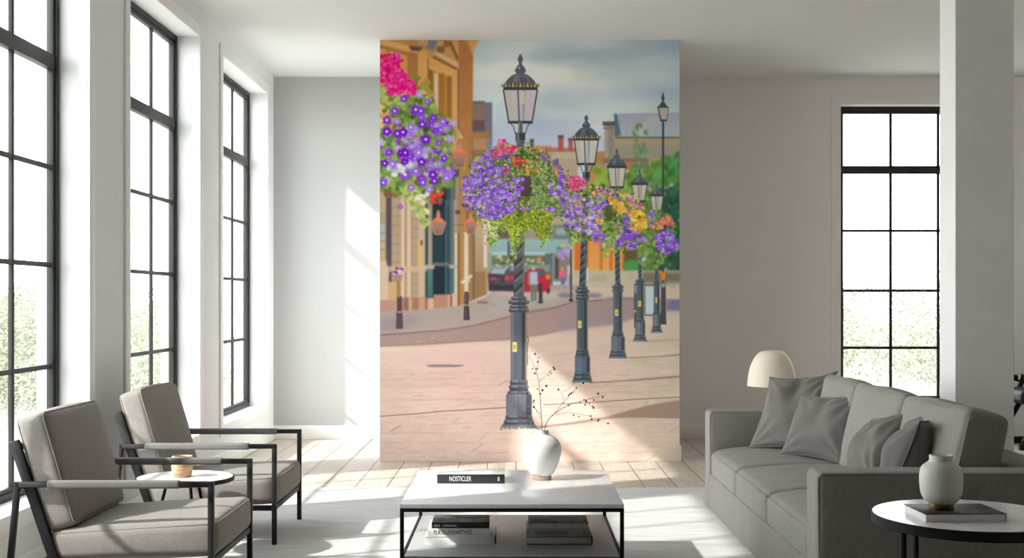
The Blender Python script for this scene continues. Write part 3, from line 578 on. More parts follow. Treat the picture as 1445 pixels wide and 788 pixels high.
def add_lathe(bm, prof, seg=48, c=(0, 0, 0), cap0=True, cap1=True):
    c = Vector(c); rings = []
    for (r, z) in prof:
        rings.append([bm.verts.new(c+Vector((r*math.cos(2*PI*k/seg), r*math.sin(2*PI*k/seg), z))) for k in range(seg)])
    for a, b in zip(rings[:-1], rings[1:]):
        for k in range(seg): bm.faces.new((a[k], a[(k+1) % seg], b[(k+1) % seg], b[k]))
    if cap0: bm.faces.new(rings[0][::-1])
    if cap1: bm.faces.new(rings[-1])

def lathe(name, prof, mat, parent=None, seg=48, smooth=.7, loc=None, cap0=True, cap1=True):
    bm = bmesh.new(); add_lathe(bm, prof, seg, cap0=cap0, cap1=cap1)
    return finish(name, bm, mat, parent, smooth=smooth, loc=loc)

def spline(pts, n=8):
    """Catmull-Rom through tuples"""
    P = [Vector(p) for p in pts]; P = [P[0]*2-P[1]]+P+[P[-1]*2-P[-2]]; out = []
    for i in range(1, len(P)-2):
        for k in range(n):
            t = k/n; a, b, c, d = P[i-1], P[i], P[i+1], P[i+2]
            out.append(.5*((2*b)+(c-a)*t+(2*a-5*b+4*c-d)*t*t+(3*b-a-3*c+d)*t**3))
    out.append(P[-2]); return out

def smooth_prof(pts, n=6): return [(max(1e-4, v.x), v.y) for v in spline([(a, b, 0) for a, b in pts], n)]

def rounded_grid(size, r, n=14, bulge=(0, 0, 0), fn=None):
    """soft cushion: box of 'size' centred at 0 with rounded edges and bulging faces; fn(p) deforms"""
    bm = bmesh.new(); hx, hy, hz = size[0]/2, size[1]/2, size[2]/2
    r = min(r, hx*.98, hy*.98, hz*.98)
    h = (hx, hy, hz)
    def params(ax):
        e = r/h[ax]; k = 4
        lo = [-1+e*(1-math.cos(PI/2*i/k)) for i in range(k)]
        mid = [-1+e+(2-2*e)*i/n for i in range(n+1)]
        return lo+mid+[-q for q in lo[::-1]]
    cache = {}
    def vert(p):
        key = tuple(round(q, 5) for q in p)
        if key in cache: return cache[key]
        q = Vector((p[0]*hx, p[1]*hy, p[2]*hz))
        inn = Vector([max(-(h[i]-r), min(h[i]-r, q[i])) for i in range(3)])
        d = q-inn
        if d.length > 1e-9: q = inn+d.normalized()*r
        u, v, w = p
        b = Vector((bulge[0]*u**3*(1-v*v)*(1-w*w), bulge[1]*v**3*(1-u*u)*(1-w*w), bulge[2]*w**3*(1-u*u)*(1-v*v)))
        q = q+b
        if fn: q = fn(q, Vector(p))
        cache[key] = bm.verts.new(q); return cache[key]
    for ax in range(3):
        a, b = [i for i in range(3) if i != ax]
        A, B = params(a), params(b)
        for s in (-1, 1):
            for i in range(len(A)-1):
                for j in range(len(B)-1):
                    qs = []
                    for (x, y) in ((A[i], B[j]), (A[i+1], B[j]), (A[i+1], B[j+1]), (A[i], B[j+1])):
                        p = [0, 0, 0]; p[ax] = s; p[a] = x; p[b] = y; qs.append(vert(p))
                    if len(set(qs)) == 4: bm.faces.new(qs)
    return bm

# ---- materials
def lin(c): return tuple(((q/255)/12.92 if q/255 <= .04045 else ((q/255+.055)/1.055)**2.4) for q in c)+(1.0,)

class NT:
    def __init__(s, name):
        s.m = bpy.data.materials.new(name); s.m.use_nodes = True; s.t = s.m.node_tree
        s.b = s.t.nodes['Principled BSDF']; s.out = s.t.nodes['Material Output']
    def n(s, k, **kw):
        x = s.t.nodes.new(k)
        for a, b in kw.items():
            if a in x.inputs: x.inputs[a].default_value = b
            else: setattr(x, a, b)
        return x
    def l(s, a, b): s.t.links.new(a, b)
    def coord(s, scale=(1, 1, 1), rot=(0, 0, 0), kind='Object'):
        tc = s.n('ShaderNodeTexCoord'); mp = s.n('ShaderNodeMapping')
        mp.inputs['Scale'].default_value = scale; mp.inputs['Rotation'].default_value = rot
        s.l(tc.outputs[kind], mp.inputs['Vector']); return mp.outputs['Vector']
    def noise(s, vec, scale, detail=4, rough=.55):
        x = s.n('ShaderNodeTexNoise'); x.inputs['Scale'].default_value = scale; x.inputs['Detail'].default_value = detail; x.inputs['Roughness'].default_value = rough
        if vec is not None: s.l(vec, x.inputs['Vector'])
        return x.outputs['Fac']
    def ramp(s, fac, stops):
        x = s.n('ShaderNodeValToRGB'); e = x.color_ramp.elements
        while len(e) > 1: e.remove(e[-1])
        e[0].position, e[0].color = stops[0][0], stops[0][1]
        for p, c in stops[1:]:
            q = e.new(p); q.color = c
        s.l(fac, x.inputs['Fac']); return x.outputs['Color']
    def mix(s, fac, a, b, mode='MIX'):
        x = s.n('ShaderNodeMix'); x.data_type = 'RGBA'; x.blend_type = mode
        for v, i in ((fac, 0), (a, 6), (b, 7)):
            if hasattr(v, 'links'): s.l(v, x.inputs[i])
            else: x.inputs[i].default_value = v
        return x.outputs[2]
    def bump(s, h, strength=.3, dist=.01):
        x = s.n('ShaderNodeBump'); x.inputs['Strength'].default_value = strength; x.inputs['Distance'].default_value = dist
        s.l(h, x.inputs['Height']); s.l(x.outputs['Normal'], s.b.inputs['Normal'])
    def color(s, c):
        if hasattr(c, 'links'): s.l(c, s.b.inputs['Base Color'])
        else: s.b.inputs['Base Color'].default_value = c
    def set(s, **kw):
        for k, v in kw.items(): s.b.inputs[k.replace('_', ' ')].default_value = v

def g(v, t=(1, 1, 1)): return (v*t[0], v*t[1], v*t[2], 1)

def mat_plain(name, c, rough=.5, metal=0.0, var=.06, scale=6, bump=0.0, coat=0.0, spec=.5):
    n = NT(name); v = n.coord()
    f = n.noise(v, scale)
    n.color(n.ramp(f, [(.3, tuple(q*(1-var) for q in c[:3])+(1,)), (.7, tuple(min(1, q*(1+var)) for q in c[:3])+(1,))]))
    n.set(Roughness=rough, Metallic=metal, Coat_Weight=coat, Specular_IOR_Level=spec)
    if bump: n.bump(n.noise(v, scale*14, 3), bump, .002)
    return n.m

def mat_fabric(name, c, var=.12, weave=420, rough=.95, sheen=.04):
    n = NT(name); v = n.coord()
    big = n.noise(v, 5, 5, .6)
    n1 = n.noise(n.coord((weave, weave*.12, weave*.12)), 1, 2); n2 = n.noise(n.coord((weave*.12, weave*.12, weave)), 1, 2)
    n3 = n.noise(n.coord((weave*.12, weave, weave*.12)), 1, 2)
    a = n.n('ShaderNodeMath', operation='ADD'); n.l(n1, a.inputs[0]); n.l(n2, a.inputs[1])
    b = n.n('ShaderNodeMath', operation='ADD'); n.l(a.outputs[0], b.inputs[0]); n.l(n3, b.inputs[1])
    d = n.n('ShaderNodeMath', operation='MULTIPLY'); n.l(b.outputs[0], d.inputs[0]); d.inputs[1].default_value = 1/3
    w = n.ramp(d.outputs[0], [(.36, g(1-var*1.5)), (.64, g(1+var*.6))])
    col = n.ramp(big, [(.3, tuple(q*(1-var*.5) for q in c[:3])+(1,)), (.7, tuple(q*(1+var*.5) for q in c[:3])+(1,))])
    n.color(n.mix(1.0, col, w, 'MULTIPLY'))
    n.set(Roughness=rough, Sheen_Weight=sheen, Sheen_Roughness=.5, Specular_IOR_Level=.2)
    n.bump(d.outputs[0], .35, .0015)
    return n.m

def mat_marble(name, base=(.86, .86, .855), vein=(.72, .72, .72), scale=3.0, rough=.18):
    n = NT(name); v = n.coord()
    dn = n.n('ShaderNodeTexNoise'); dn.inputs['Scale'].default_value = scale; dn.inputs['Detail'].default_value = 6; n.l(v, dn.inputs['Vector'])
    ad = n.n('ShaderNodeVectorMath', operation='ADD'); n.l(v, ad.inputs[0]); n.l(dn.outputs['Color'], ad.inputs[1])
    f = n.noise(ad.outputs[0], scale*.9, 7, .6)
    n.color(n.ramp(f, [(.38, base+(1,)), (.485, tuple(q*.97 for q in base)+(1,)), (.5, vein+(1,)), (.515, tuple(q*.97 for q in base)+(1,)), (.7, base+(1,))]))
    n.set(Roughness=rough); return n.m

WALL = mat_plain('wall_paint', (.77, .775, .78), .85, var=.012, scale=1.6, bump=.04, spec=.2)
WALL_TAUPE = mat_plain('greige_wall_paint', (.82, .79, .775), .85, var=.015, scale=1.3, bump=.04, spec=.2)  # greige, lightened to make up for the weak light there
WALL_DARK = mat_plain('dark_wall_paint', (.20, .195, .188), .85, var=.02, scale=1.3, spec=.2)  # unseen front wall, tone darkened to hold light off camera-facing sides
WALL_BACK = mat_plain('light_offset_wall_paint', (.46, .458, .453), .85, var=.012, scale=1.6, bump=.04, spec=.2)  # wall tone lowered to offset the strong light from the window
CEIL = mat_plain('ceiling_paint', (.75, .745, .735), .9, var=.01, scale=1.2, spec=.15)
TRIM = mat_plain('trim_paint', (.80, .795, .78), .55, var=.01, scale=3)
PILLAR = mat_plain('pillar_plaster', (.86, .865, .865), .85, var=.02, scale=2, bump=.05, spec=.2)
FRAME = mat_plain('dark_window_steel', (.035, .035, .034), .5, var=.1, scale=9, spec=.25)
BLACK = mat_plain('black_metal', (.010, .0098, .0095), .5, var=.15, scale=14, spec=.2)
CHARCOAL = mat_plain('charcoal_metal', (.020, .0195, .019), .5, var=.12, scale=14, spec=.25)
BLACKWOOD = mat_plain('black_wood', (.010, .0095, .009), .55, var=.25, scale=8, spec=.2)
CHAIRFAB = mat_fabric('taupe_chair_fabric', (.285, .258, .235))
SLEEVE = mat_fabric('grey_arm_sleeve', (.19, .183, .175), var=.08, weave=500)
SOFAFAB = mat_fabric('grey_sofa_fabric', (.30, .288, .268))
PILLOWFAB = mat_fabric('grey_velvet', (.205, .197, .184), var=.08, sheen=.12)
PILLOWFAB2 = mat_fabric('mid_grey_velvet', (.185, .178, .167), var=.08, sheen=.12)
MARBLE = mat_marble('white_marble')
SHELF = mat_plain('grey_lacquer', (.36, .36, .355), .35, var=.03, scale=4)
CERAMIC = mat_plain('matt_white_ceramic', (.66, .655, .64), .5, var=.02, scale=9, bump=.05)
CERAMIC2 = mat_plain('off_white_ceramic', (.72, .71, .69), .45, var=.04, scale=14, bump=.08)
BRASS = mat_plain('aged_brass', (.42, .29, .14), .35, metal=1.0, var=.12, scale=20)
WOODRING = mat_plain('raw_clay_foot', (.42, .32, .24), .8, var=.12, scale=30)
TWIG = mat_plain('dry_bark', (.045, .035, .030), .8, var=.3, scale=60)
LAMPCREAM = mat_plain('cream_lamp_shade', (.82, .72, .60), .6, var=.02, scale=5)
PAGES = mat_plain('book_pages', (.80, .79, .76), .9, var=.06, scale=120)
PAGESSHADE = mat_plain('shade_toned_pages', (.52, .515, .50), .9, var=.08, scale=120)  # pages greyed: shade on the shelf put into the colour
COVBLACK = mat_plain('black_book_cover', (.02, .02, .021), .45, var=.2, scale=10)
COVWHITE = mat_plain('white_book_cover', (.78, .775, .76), .5, var=.03, scale=10)
COVSHADE = mat_plain('shade_toned_cover', (.36, .355, .345), .55, var=.08, scale=10)  # cover tone includes the shade over the right shelf stack
INKWHITE = mat_plain('white_ink', (.85, .85, .84), .6, var=.02)
INKBLACK = mat_plain('black_ink', (.03, .03, .03), .6, var=.05)
PUTTY = mat_plain('wooden_cup', (.52, .32, .18), .55, var=.1, scale=12)
WAX = mat_plain('pale_wax', (.80, .72, .62), .6, var=.03)

def mat_cup():
    n = NT('striped_wood'); v = n.coord((1, 1, 8)); f = n.noise(v, 9, 4)
    n.color(n.ramp(f, [(.3, (.30, .16, .08, 1)), (.5, (.55, .34, .19, 1)), (.7, (.66, .46, .29, 1))])); n.set(Roughness=.45); return n.m
CUPWOOD = mat_cup()

def mat_art(name, dark, light, scale):
    n = NT(name); v = n.coord((1, 1, .2)); f = n.noise(v, scale, 7, .65)
    n.color(n.ramp(f, [(.40, dark+(1,)), (.52, tuple((a+b)/2 for a, b in zip(dark, light))+(1,)), (.62, light+(1,))])); n.set(Roughness=.5, Specular_IOR_Level=.2); return n.m
ARTGREY = mat_art('pale_marbled_cover', (.42, .42, .41), (.78, .78, .76), 9)
ARTDARK = mat_art('dark_marbled_cover', (.008, .008, .009), (.10, .10, .10), 6)
ARTSHADE = mat_art('shade_toned_print_cover', (.10, .098, .095), (.26, .255, .245), 14)  # shade on the shelf put into the print tones
ARTBLACK = mat_art('black_printed_cover', (.02, .02, .02), (.30, .29, .28), 8)

def mat_floor():
    n = NT('oak_boards'); v = n.coord((1, 1, 1), (0, 0, PI/2))
    br = n.n('ShaderNodeTexBrick'); n.l(v, br.inputs['Vector'])
    br.offset = .37; br.inputs['Scale'].default_value = 1; br.inputs['Brick Width'].default_value = 2.3; br.inputs['Row Height'].default_value = .225
    br.inputs['Mortar Size'].default_value = .005; br.inputs['Mortar Smooth'].default_value = .2; br.inputs['Bias'].default_value = 0
    br.inputs['Color1'].default_value = (.52, .455, .385, 1); br.inputs['Color2'].default_value = (.61, .54, .465, 1); br.inputs['Mortar'].default_value = (.16, .12, .09, 1)
    grain = n.noise(n.coord((26, 1.4, 1)), 2.2, 7, .62)
    gr = n.ramp(grain, [(.3, g(.80, (1, .97, .93))), (.55, g(1.0)), (.75, g(1.08))])
    n.color(n.mix(1.0, br.outputs['Color'], gr, 'MULTIPLY')); n.set(Roughness=.42, Specular_IOR_Level=.35)
    n.bump(br.outputs['Fac'], -.25, .003); return n.m
FLOOR = mat_floor()

def mat_rug():
    n = NT('woven_rug'); v = n.coord((.7, 5, 1)); f = n.noise(v, 3.2, 6, .65); f2 = n.noise(n.coord((1.2, 24, 1)), 4, 4, .6); fine = n.noise(n.coord(), 260, 2)
    a = n.ramp(f, [(.3, (.44, .435, .42, 1)), (.5, (.55, .545, .525, 1)), (.7, (.60, .595, .575, 1))])
    b = n.ramp(f2, [(.35, g(.84)), (.6, g(1.04))]); c = n.ramp(fine, [(.3, g(.85)), (.7, g(1.1))])
    n.color(n.mix(1.0, n.mix(1.0, a, b, 'MULTIPLY'), c, 'MULTIPLY')); n.set(Roughness=1.0, Sheen_Weight=.2, Specular_IOR_Level=.1)
    n.bump(fine, .5, .003); return n.m
RUG = mat_rug()

def mat_glass():
    n = NT('window_glass'); t = n.t
    tr = n.n('ShaderNodeBsdfTransparent'); tr.inputs['Color'].default_value = (.97, .985, .98, 1)
    gl = n.n('ShaderNodeBsdfGlossy'); gl.inputs['Roughness'].default_value = .02
    lw = n.n('ShaderNodeLayerWeight'); lw.inputs['Blend'].default_value = .5
    pw = n.n('ShaderNodeMath', operation='POWER'); n.l(lw.outputs['Facing'], pw.inputs[0]); pw.inputs[1].default_value = 5.0
    ma = n.n('ShaderNodeMath', operation='MULTIPLY_ADD'); n.l(pw.outputs[0], ma.inputs[0]); ma.inputs[1].default_value = .5; ma.inputs[2].default_value = .02
    mx = n.n('ShaderNodeMixShader'); n.l(ma.outputs[0], mx.inputs[0]); n.l(tr.outputs[0], mx.inputs[1]); n.l(gl.outputs[0], mx.inputs[2])
    n.l(mx.outputs[0], n.out.inputs['Surface']); t.nodes.remove(n.b); return n.m
GLASS = mat_glass()

def mat_mural():
    n = NT('printed_mural_paper'); a = n.n('ShaderNodeVertexColor'); a.layer_name = 'print'
    n.color(a.outputs['Color']); n.set(Roughness=.75, Specular_IOR_Level=.15); return n.m

# ---------------------------------------------------------------- room
WL, DB, DP, H = -2.28, 11.33, 9.736, 3.41
XR, YF = 6.3, -2.6
PX0, PX1 = (536-CX)*DP/F, (959-CX)*DP/F
T = .27
GX = -2.43                                           # inner face of the window frames
OPEN = [(4.343, 6.41), (7.09, 8.65), (9.34, 11.01)]
COLS = [4, 3, 3]
SILL, HEAD = .34, 3.2

def st(o): o['kind'] = 'structure'; return o

bm = bmesh.new(); add_box(bm, WL-T, XR+.3, YF-.3, DB+.36, -.12, 0); st(finish('floor', bm, FLOOR))
bm = bmesh.new(); add_box(bm, WL-T, XR+.3, YF-.3, DB+.36, H, H+.15); st(finish('ceiling', bm, CEIL))
bm = bmesh.new()
ys = [YF]+[v for o in OPEN for v in o]+[DB]
for i in range(0, len(ys), 2): add_box(bm, WL-T, WL, ys[i], ys[i+1], 0, H)
for a, b in OPEN:
    add_box(bm, WL-T, WL, a, b, 0, SILL); add_box(bm, WL-T, WL, a, b, HEAD, H)
st(finish('wall_left', bm, WALL))
# back wall: darkened against the window light left of the chimney block, greige with one window to its right
bm = bmesh.new(); add_box(bm, WL-T, PX0+.1, DB, DB+.36, 0, H); st(finish('wall_back', bm, WALL_BACK))
RX0, RX1 = (1186-CX)*DB/F, 4.524
RS, RH = .34, 3.145
bm = bmesh.new()
add_box(bm, PX0+.1, RX0, DB, DB+.36, 0, H); add_box(bm, RX1, XR+.3, DB, DB+.36, 0, H)
add_box(bm, RX0, RX1, DB, DB+.36, 0, RS); add_box(bm, RX0, RX1, DB, DB+.36, RH, H)
st(finish('wall_back_right', bm, WALL_TAUPE))
bm = bmesh.new(); add_box(bm, XR, XR+.3, YF, DB, 0, H); st(finish('wall_right', bm, WALL_TAUPE))
bm = bmesh.new(); add_box(bm, WL-T, XR+.3, YF-.3, YF, 0, H); st(finish('wall_front', bm, WALL_DARK))
bm = bmesh.new(); add_box(bm, PX0, PX1, DP, DB, 0, H); st(finish('wall_center', bm, WALL))
# pillar
PD = 7.0
bm = bmesh.new(); add_box(bm, (1348-CX)*PD/F, (1431-CX)*PD/F, PD, PD*620/598, 0, H, .004); st(finish('pillar', bm, PILLAR))
# baseboards
st(box('baseboard_left', WL, WL+.016, YF, DB, 0, .13, TRIM, bevel=.004))
st(box('baseboard_back', WL+.016, PX0, DB-.016, DB, 0, .13, TRIM, bevel=.004))
st(box('baseboard_right', PX1, XR, DB-.016, DB, 0, .13, WALL_TAUPE, bevel=.004))
st(box('baseboard_center', PX1, PX1+.014, DP, DB-.016, 0, .13, TRIM, bevel=.004))

def casing(name, mat, axis, a, b, z0, z1, w, plane, t):
    bm = bmesh.new()
    def bx(a0, a1, c0, c1):
        if axis == 'y': add_box(bm, plane, plane+t, a0, a1, c0, c1, .003)
        else: add_box(bm, a0, a1, plane-t, plane, c0, c1, .003)
    bx(a-w, a, z0-w, z1+w); bx(b, b+w, z0-w, z1+w); bx(a, b, z1, z1+w); bx(a, b, z0-w, z0)
    return st(finish(name, bm, mat, smooth=.6))
for i, (a, b) in enumerate(OPEN):
    casing('trim_%d' % (i+1), TRIM, 'y', a, b, SILL, HEAD, .085, WL, .014)
casing('trim_4', WALL_TAUPE, 'x', RX0, RX1, RS, RH, .085, DB, .016)

def window(n, to, a, b, z0, z1, bars, tr, cols=3):
    """to(u, depth, z): u across the opening, depth outwards from the frame's inner face"""
    root = empty('window_%d' % n, to(a, 0, z0)); inv = Vector(root.location); st(root)
    def addb(bm, u0, u1, d0, d1, q0, q1, bev=.003):
        p, q = to(u0, d0, q0)-inv, to(u1, d1, q1)-inv
        add_box(bm, min(p.x, q.x), max(p.x, q.x), min(p.y, q.y), max(p.y, q.y), q0-inv.z, q1-inv.z, bev)
    bm = bmesh.new(); s = .036
    addb(bm, a, a+s, 0, .055, z0, z1); addb(bm, b-s, b, 0, .055, z0, z1); addb(bm, a+s, b-s, 0, .055, z1-s, z1); addb(bm, a+s, b-s, 0, .055, z0, z0+s)
    finish('frame', bm, FRAME, root, smooth=.6)
    bm = bmesh.new(); s2 = s+.022
    addb(bm, a+s, a+s2, .010, .045, z0+s, z1-s); addb(bm, b-s2, b-s, .010, .045, z0+s, z1-s); addb(bm, a+s2, b-s2, .010, .045, z1-s2-.008, z1-s); addb(bm, a+s2, b-s2, .010, .045, z0+s, z0+s2)
    addb(bm, a+s2, b-s2, .003, .05, tr-.038, tr+.038)
    finish('sash', bm, FRAME, root, smooth=.6)
    bm = bmesh.new(); m = .0128
    for i in range(1, cols):
        u = a+s2+(b-a-2*s2)*i/cols; addb(bm, u-m, u+m, .016, .038, z0+s2, tr-.038, .002); addb(bm, u-m, u+m, .016, .038, tr+.038, z1-s2, .002)
    for z in bars: addb(bm, a+s2, b-s2, .0172, .0368, z-m, z+m, .002)
    finish('muntins', bm, FRAME, root, smooth=.6)
    bm = bmesh.new(); addb(bm, a+s, b-s, .025, .030, z0+s, z1-s, 0); finish('pane', bm, GLASS, root)
    return root
for i, (a, b) in enumerate(OPEN):
    window(i+1, lambda u, d, z: Vector((GX-d, u, z)), a, b, SILL, HEAD, (2.005, 1.49, .955), 2.56, COLS[i])
window(4, lambda u, d, z: Vector((u, DB+.10+d, z)), RX0, RX1, RS, RH, (1.967, 1.398, .855), 2.546)

# greenery outside: pale, one mass nobody could count
def mat_leaf():
    n = NT('pale_sunlit_leaves'); f = n.noise(n.coord(), 1.3, 3)
    n.color(n.ramp(f, [(.3, (.21, .225, .15, 1)), (.7, (.33, .34, .26, 1))])); n.set(Roughness=.8, Specular_IOR_Level=.1); return n.m
LEAF = mat_leaf()
GRASS = mat_plain('bounce_meadow', (.48, .475, .43), .95, var=.3, scale=.8, spec=.1)  # ground paled to bounce more daylight onto ceiling and upper walls
bm = bmesh.new()
add_box(bm, -60, WL-T-.02, -30, 60, -.6, -.5); add_box(bm, WL-T-.02, 60, DB+.38, 60, -.6, -.5)
tag(finish('meadow', bm, GRASS), kind='structure')
def foliage():
    rr = random.Random(9); vs, fs = [], []
    def clump(cx, cy, cz, rx, rz, n, s):
        for _ in range(n):
            a, e = rr.uniform(0, 2*PI), math.asin(rr.uniform(-.6, 1)); q = rr.uniform(.75, 1.05)
            p = Vector((cx+rx*q*math.cos(a)*math.cos(e), cy+rx*q*math.sin(a)*math.cos(e), cz+rz*q*math.sin(e)))
            u = Vector((rr.gauss(0, 1), rr.gauss(0, 1), rr.gauss(0, 1))).normalized(); w = u.orthogonal().normalized(); k = s*rr.uniform(.6, 1.4); i = len(vs)
            vs.extend([p-u*k, p+w*k*.5, p+u*k, p-w*k*.5]); fs.append((i, i+1, i+2, i+3))
    for i in range(64):
        y = rr.uniform(17, 42); k = rr.uniform(.26, .56); x = -k*y-rr.uniform(.3, 1.0); top = rr.uniform(.7, 1.5)+(.7 if rr.random() < .25 else 0)
        clump(x, y, (top-.5)/2-.1, rr.uniform(.9, 1.8), (top+.5)/2, 2600, .032)
    for i in range(20):
        x = rr.uniform(5, 17); y = rr.uniform(20, 34); hgt = rr.uniform(1.2, 2.3)
        clump(x, y, -.4+hgt*.45, rr.uniform(.9, 2.0), hgt*.6, 3000, .04)
    me = bpy.data.meshes.new('foliage'); me.from_pydata([tuple(v) for v in vs], [], fs); me.materials.append(LEAF)
    o = bpy.data.objects.new('foliage', me); COL.objects.link(o)
    tag(o, 'pale overexposed bushes and leaves outside behind the window panes', 'greenery', kind='stuff')
foliage()

# ---------------------------------------------------------------- mural on the centre wall
def mural():
    img = paint_mural(3)
    h, w = img.shape[0]//2*2, img.shape[1]//2*2
    img = img[:h, :w].reshape(h//2, 2, w//2, 2, 3).mean((1, 3))
    R, Cc = img.shape[:2]
    l = np.where(img <= .04045, img/12.92, ((img+.055)/1.055)**2.4)
    lum = l.mean(-1, keepdims=True)+1e-4; l = l*(MURAL_GAIN*lum**.82/lum)
    l = np.clip(l, 0, .93)
    xs = np.linspace(PX0+.001, PX1-.001, Cc); zs = np.linspace(H-.002, .003, R)
    co = np.empty((R, Cc, 3), np.float32); co[..., 0] = xs[None]; co[..., 1] = DP-.003; co[..., 2] = zs[:, None]
    idx = np.arange(R*Cc).reshape(R, Cc)
    q = np.stack([idx[:-1, :-1], idx[1:, :-1], idx[1:, 1:], idx[:-1, 1:]], -1).reshape(-1)
    me = bpy.data.meshes.new('wall_mural'); me.vertices.add(R*Cc); me.vertices.foreach_set('co', co.reshape(-1))
    nf = (R-1)*(Cc-1); me.loops.add(nf*4); me.loops.foreach_set('vertex_index', q.astype(np.int32))
    me.polygons.add(nf); me.polygons.foreach_set('loop_start', np.arange(0, nf*4, 4, dtype=np.int32))
    me.update(calc_edges=True)
    at_ = me.color_attributes.new('print', 'FLOAT_COLOR', 'POINT')
    c4 = np.ones((R*Cc, 4), np.float32); c4[:, :3] = l.reshape(-1, 3); at_.data.foreach_set('color', c4.reshape(-1))
    me.materials.append(mat_mural())
    o = bpy.data.objects.new('wall_mural', me); COL.objects.link(o)
    tag(o, 'full height printed wall mural of street lamps with purple hanging flower baskets', 'wall mural')
MURAL_GAIN = 1.1
mural()

# ---------------------------------------------------------------- rug
RT = .008
bm = bmesh.new(); add_box(bm, -2.0, 2.55, 2.4, 8.34, 0, RT, .003); tag(finish('rug', bm, RUG, smooth=.6), 'large pale grey woven rug under the coffee table and seating', 'rug')

# ---------------------------------------------------------------- armchairs (local: front legs at x = 0, chair faces +x, y from 0 to W)
def make_armchair():
    W = .735; root = empty('armchair', (0, 0, 0))
    zs = .529-RT                                     # arm height
    for y in (0, W):
        # front leg, arm and slanted rear leg: one bent tube of separate parts
        bar('leg', (0, y, 0), (0, y, zs+.012), .025, .025, CHARCOAL, root, up=(1, 0, 0))
        bar('leg', (-.862, y, -RT), (-.812, y, zs+.012), .025, .025, CHARCOAL, root, up=(1, 0, 0))
        arm = bar('armrest', (-.822, y, zs), (.0125, y, zs), .025, .024, CHARCOAL, root)
        bm = rounded_grid((.56, .034, .035), .012, 6); bmesh.ops.translate(bm, vec=(-.408, y, zs), verts=bm.verts)
        finish('arm_sleeve', bm, SLEEVE, arm, smooth=1.2)
    fr = bmesh.new(); z = .192
    for y in (.012, W-.012): add_bar(fr, (-.735, y, z), (0, y, z), .022, .028)
    add_bar(fr, (-.006, 0, z), (-.006, W, z), .022, .028); add_bar(fr, (-.72, 0, z), (-.72, W, z), .022, .028)
    finish('seat_frame', fr, CHARCOAL, root, smooth=.6)
    bf = bmesh.new()
    for y in (.035, W-.035): add_bar(bf, (-.66, y, .165), (-.842, y, .70), .03, .042, up=(1, 0, .35))
    add_bar(bf, (-.832, .035, .672), (-.832, W-.035, .672), .03, .03); add_bar(bf, (-.752, .035, .43), (-.752, W-.035, .43), .02, .03)
    finish('back_frame', bf, CHARCOAL, root, smooth=.6)
    # seat cushion, falling a little towards the back
    sx, sy, sz = .725, .665, .142
    def fseat(q, p):
        q = q.copy(); q.z += (q.x/.72)*.045*(.725+.275*p.z)
        q.z += .0022*math.sin(q.x*31+q.y*11)*(1-p.y*p.y); return q
    bm = rounded_grid((sx, sy, sz), .034, 16, (.010, .010, .030), fseat); bmesh.ops.translate(bm, vec=(-.345, W/2, .268), verts=bm.verts)
    seat = finish('seat_cushion', bm, CHAIRFAB, root, smooth=3.2)
    def rrect(hx, hy, r, n=6):
        out = []
        for (cx, cy, a0) in ((hx-r, hy-r, 0), (-hx+r, hy-r, PI/2), (-hx+r, -hy+r, PI), (hx-r, -hy+r, 3*PI/2)):
            for k in range(n+1): out.append((cx+r*math.cos(a0+PI/2*k/n), cy+r*math.sin(a0+PI/2*k/n)))
        return out
    pts = []
    for (x, y) in rrect(sx/2-.006, sy/2-.006, .04):
        pts.append((x-.345, y+W/2, .268+sz/2-.0125+(x/.72)*.045))
    tube('piping', pts, .0035, CHAIRFAB, seat, 6, True)
    # back cushion
    bx, bh = .135, .50
    A0 = Vector((-.643, W/2, .325)); lean = math.atan2(.132, .455)
    M = Matrix.Translation(A0) @ Matrix.Rotation(-lean, 4, 'Y')
    def fback(q, p):
        q = q.copy(); q.x += .0025*math.sin(q.z*23+q.y*9)*(1-p.y*p.y)*(1-p.z*p.z); return q
    bm = rounded_grid((bx, .655, bh), .03, 16, (.032, .010, .012), fback); bmesh.ops.translate(bm, vec=(0, 0, bh/2), verts=bm.verts); bm.transform(M)
    bk = finish('back_cushion', bm, CHAIRFAB, root, smooth=3.2)
    for s in (1, -1):
        pts = [M @ Vector((s*(bx/2-.012), y, z+bh/2)) for (y, z) in rrect(.655/2-.004, bh/2-.004, .03)]
        tube('piping', pts, .0035, CHAIRFAB, bk, 6, True)
    return root
AX = -1.28
c1 = make_armchair(); c1.location = (AX, 5.06, RT)
tag(c1, 'taupe cushioned metal armchair nearest the viewer, in front of the small round table', 'armchair', 'pair of armchairs by the windows')
c2 = copy_tree(c1); c2.location = (AX, 6.385, RT)
tag(c2, 'taupe cushioned metal armchair standing behind the small round table', 'armchair', 'pair of armchairs by the windows')

# ---------------------------------------------------------------- round side table between the armchairs, wooden cup
TZ = .41
t = empty('side_table', (-1.675, 6.1, RT))
zt = TZ-RT
lathe('tabletop', [(.001, zt-.004), (.235, zt-.004), (.236, zt-.002), (.235, zt), (.001, zt)], MARBLE, t, 64, .5)
lathe('rim', [(.20, zt-.022), (.24, zt-.022), (.244, zt-.019), (.244, zt-.001), (.242, zt+.0005), (.2365, zt+.0005), (.2365, zt-.0045), (.20, zt-.0045)], BLACK, t, 64, .5, cap0=False, cap1=False)
for k in range(3):
    a = PI/2+2*PI*k/3
    tube('leg', [(.09*math.cos(a), .09*math.sin(a), zt-.02), (.19*math.cos(a), .19*math.sin(a), 0)], .008, BLACK, t, 10)
tag(t, 'small round white-topped side table with thin black legs between the two armchairs', 'side table')
cup = empty('wooden_cup', (-1.69, 6.10, TZ))
lathe('body', smooth_prof([(.030, 0), (.045, .006), (.052, .04), (.053, .075), (.050, .098)], 5)+[(.045, .098), (.044, .07), (.002, .068)], CUPWOOD, cup, 40, .9, cap1=True)
